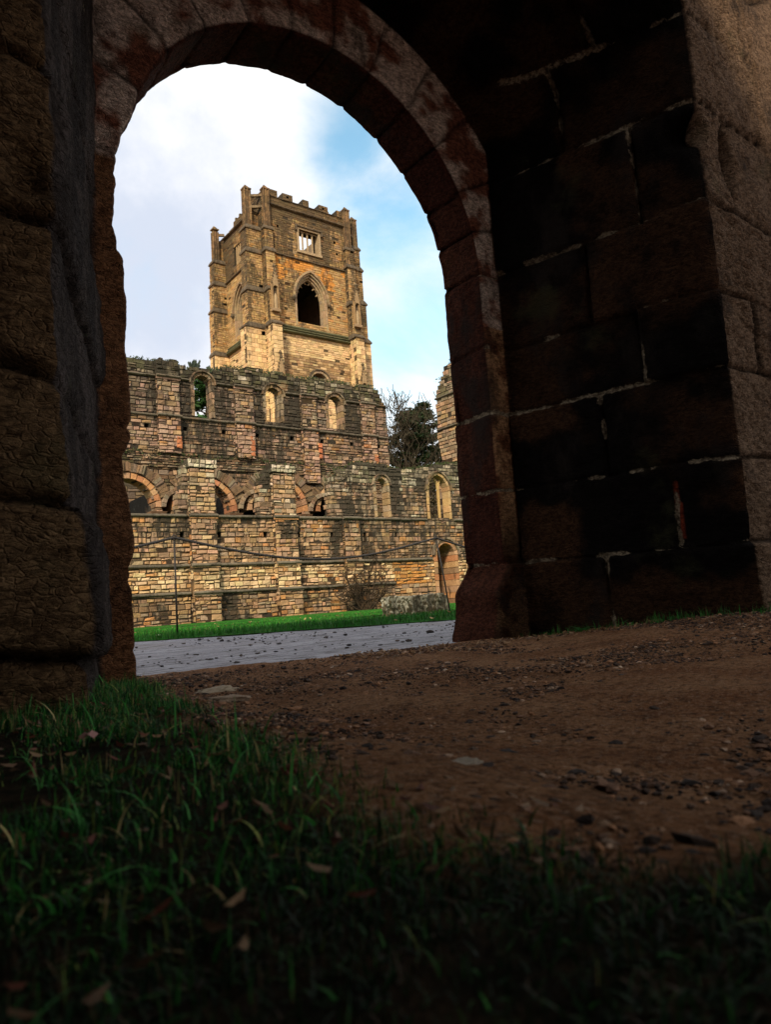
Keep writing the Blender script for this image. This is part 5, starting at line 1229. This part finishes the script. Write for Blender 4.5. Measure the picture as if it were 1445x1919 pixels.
pebbles('gravel', x, y, earth_z(x, y), np.clip(rng.lognormal(-5.82, .55, n), .0012, .014), gcols(n, rng, [(.05, .03, .02), (.03, .02, .016), (.16, .085, .05), (.36, .24, .16), (.28, .14, .07)], [4, 4, 4, 1.5, 2.5]), 'dark grit and small stones strewn over the earth floor', rng)
x, y = scatter(5200, .3, 4.3, .35, 3.7, lambda x, y: floor_k(x, y) * (.35 + .65 * sstep(-.1, .3, fbm(np.stack([x, y, 0 * x], 1) * 1.1, 311, 3))), rng); n = len(x)
pebbles('gravel', x, y, earth_z(x, y) - .001, np.clip(rng.lognormal(-5.15, .42, n), .003, .013), gcols(n, rng, [(.05, .03, .02), (.14, .07, .04), (.30, .17, .09), (.025, .018, .014), (.42, .31, .22)], [4, 4, 3, 3, 1]), 'half-sunk brown and dark pebbles in the earth floor', rng, .35)
path_k = lambda x, y: (y > near_edge(x) + .03) * (y < far_edge(x) - .05) * (.12 + sstep(-.1, .4, fbm(np.stack([x, y, 0 * x], 1) * 1.6, 303, 4)))
x, y = scatter(2600, .9, 7.2, 3.2, 9.2, path_k, rng); n = len(x)
pebbles('gravel', x, y, np.full(n, .004), np.clip(rng.lognormal(-4.95, .6, n), .0025, .026), gcols(n, rng, [(.05, .04, .035), (.09, .07, .06), (.03, .025, .025)], [4, 2, 3]), 'dark crumbs of stone and leaf scattered over the pale path', rng, .45)
# leaf litter: curled little brown flakes
def flakes(name, x, y, z, s_, cols, label, rg):
    n = len(x); a = rg.uniform(0, 6.283, n); ca, sa = np.cos(a), np.sin(a); tl = rg.normal(0, .3, (n, 2))
    loc = np.array([[-1, 0], [-.3, .45], [.5, .35], [1, 0], [.45, -.4], [-.35, -.45]])[None] * rg.uniform(.75, 1.2, (n, 6, 1)); loc = loc * s_[:, None, None]
    zz = z[:, None] + loc[..., 0] * tl[:, :1] + loc[..., 1] * tl[:, 1:] + s_[:, None] * (.3 + .35 * np.array([1, 0, 0, .8, 0, 0])[None])
    V_ = np.stack([x[:, None] + loc[..., 0] * ca[:, None] - loc[..., 1] * sa[:, None], y[:, None] + loc[..., 0] * sa[:, None] + loc[..., 1] * ca[:, None], zz], -1)
    f = np.concatenate([np.array([[0, 1, 2, 3]]) + (np.arange(n) * 6)[:, None], np.array([[0, 3, 4, 5]]) + (np.arange(n) * 6)[:, None]])
    return tag(mesh_obj(name, V_.reshape(-1, 3), f, np.concatenate([np.repeat(cols, 6, axis=0), np.ones((n * 6, 1))], 1), M['leaf'], None, False), label, None, None, 'stuff')
lit = lambda x, y: sstep(.55, .0, np.abs(y - (3.02 - (x - 3) * .3))) * (x > 2.2) * (y < near_edge(x)) * .8 * (x < 3.55 + np.clip(3.25 - y, 0, 1.3) * .25)
x, y = scatter(1500, 2.2, 4.0, 2.2, 3.5, lit, rng); n = len(x)
flakes('leaf_litter', x, y, earth_z(x, y), rng.uniform(.008, .022, n), gcols(n, rng, [(.22, .12, .055), (.30, .19, .10), (.12, .06, .03)], [3, 2, 3]), 'drift of pale brown leaf scraps against the right jamb', rng)
x, y = scatter(1600, -.6, 1.6, .45, 2.4, lambda x, y: (x < edge_x(y) + .12) * 1., rng); n = len(x)
flakes('leaf_litter', x, y, earth_z(x, y) + rng.uniform(0, .012, n), rng.uniform(.005, .013, n), gcols(n, rng, [(.12, .035, .018), (.11, .06, .03), (.20, .12, .06)], [3, 4, 1.5]), 'dead brown and reddish leaves caught among the foreground grass', rng)
x, y = scatter(420, 2, 16, 4.5, 16, lambda x, y: (y > far_edge(x) - .25) * sstep(-.2, .3, fbm(np.stack([x, y, 0 * x], 1) * .8, 217, 3)), rng); n = len(x)
flakes('leaf_litter', x, y, lawn_z(x, y) + .03, rng.uniform(.015, .035, n), gcols(n, rng, [(.22, .12, .05), (.34, .24, .10), (.12, .07, .03)], [3, 2, 3]), 'fallen tan leaves strewn over the lawn', rng)
# single things lying in the foreground
def loose_stone(pos, sx, sy, sz, col, label, seed, rot=0.):
    bm = bmesh.new(); bmesh.ops.create_icosphere(bm, subdivisions=4, radius=1.0); V_ = np.array([v.co[:] for v in bm.verts])
    d = 1 + fbm(V_ * 1.6, seed, 3) * .6 + fbm(V_ * 5, seed + 4, 4) * .28; V_ = V_ * d[:, None]; V_[:, 2] = np.minimum(V_[:, 2], .75) * .9
    V_ = V_ * np.array([sx, sy, sz]); c_, s_ = math.cos(rot), math.sin(rot); V_ = np.stack([V_[:, 0] * c_ - V_[:, 1] * s_, V_[:, 0] * s_ + V_[:, 1] * c_, V_[:, 2]], 1)
    f = [[v.index for v in q.verts] for q in bm.faces]; bm.free()
    C_ = np.tile(np.array([[*col, .2]]), (len(V_), 1)); o = mesh_obj('stone', V_, f, C_, M['pebble'], None, True); o.location = pos; o.rotation_euler = (0, 0, 0)
    return tag(o, label, 'stone', None, 'thing')
import bmesh
def on(px, py, dz=0.): p = at_z(px, py, .02); return (p[0], p[1], float(earth_z(np.array([p[0]]), np.array([p[1]]))[0]) + dz)
loose_stone(on(872, 1500), .042, .028, .012, (.24, .20, .15), 'flat pale stone half sunk at the edge of the foreground grass', 1, .5)
loose_stone(on(400, 1292), .085, .05, .02, (.36, .29, .20), 'pale flat stone beside the grass near the left jamb, at the path edge', 2, .2)
loose_stone(on(425, 1312), .07, .04, .018, (.30, .22, .15), 'tan flat stone just in front of the pale one near the left jamb', 3, -.3)
loose_stone(on(952, 1424), .018, .014, .010, (.03, .024, .022), 'largest black pebble on the earth floor, right of the grass', 4)
loose_stone(on(1082, 1478), .016, .009, .007, (.035, .026, .022), 'wide flat black pebble on the earth, nearer the camera', 5)
loose_stone(on(1170, 1265), .030, .020, .016, (.06, .048, .042), 'grey stone on the earth floor near the right wall, one of a pair', 6)
loose_stone(on(1192, 1268), .020, .016, .010, (.20, .16, .13), 'small tan stone beside the grey one near the right wall', 7)
loose_stone((3.07, 8.75, .04), .05, .035, .028, (.5, .5, .48), 'small white stone in the grass by the left rope post', 8)
# a pinkish fallen leaf on the grass at the left
lf = tuple(at_z(165, 1378, .125)); mb = MB(); q = np.array(lf)
for k in range(8):
    a0, a1 = k * .785, (k + 1) * .785; r0, r1 = (.017, .010)[k % 2], (.010, .017)[k % 2]
    mb.add([q + [0, 0, .002], q + [r0 * math.cos(a0), r0 * .8 * math.sin(a0), .006 * math.sin(a0 * 2)], q + [r1 * math.cos(a1), r1 * .8 * math.sin(a1), .006 * math.sin(a1 * 2) + .001]], [(0, 1, 2)], (.45, .24, .22, 1))
mb.tube([q, q + [-.012, -.006, .0], q + [-.022, -.016, -.004]], .0009, (.2, .1, .06, 1), 4); tag(mb.build('fallen_leaf', M['leaf']), 'pinkish fallen leaf lying on the dark grass at the left', 'leaf', None, 'thing')
# rosette weeds at the foot of the right wall
def weed(pos, r, n, label, seed):
    rg = random.Random(seed); mb = MB(); p = np.array(pos)
    for k in range(n):
        a = k * 2.4 + rg.uniform(-.3, .3); Ls = r * rg.uniform(.6, 1.1); up_ = rg.uniform(.3, 1.1); cc = tint((.03, .12, .025), rg, .35)
        m0 = None
        for i in range(7):
            t = i / 6; c = p + np.array([math.cos(a) * Ls * t, math.sin(a) * Ls * t, Ls * up_ * (t - .75 * t * t) + .004]); wv = np.array([-math.sin(a), math.cos(a), 0]) * r * .13 * math.sin(math.pi * (.12 + .86 * t)) * (1 if i % 2 else .55)
            cur = (c - wv, c + wv)
            if m0: mb.add([m0[0], m0[1], cur[1], cur[0]], [(0, 1, 2, 3)], cc + (1,))
            m0 = cur
    tag(mb.build('weed', M['leaf']), label, 'weed', 'rosette weeds at the foot of the right wall', 'thing')
weed((3.97, 1.84, .095), .10, 16, 'larger leafy weed at the foot of the outer corner, at right', 1)
weed((3.58, 2.82, .03), .09, 14, 'small leafy weed under the dark wall, nearer the arch', 2)
weed((3.66, 2.52, .05), .07, 12, 'middle leafy weed under the dark wall', 3)
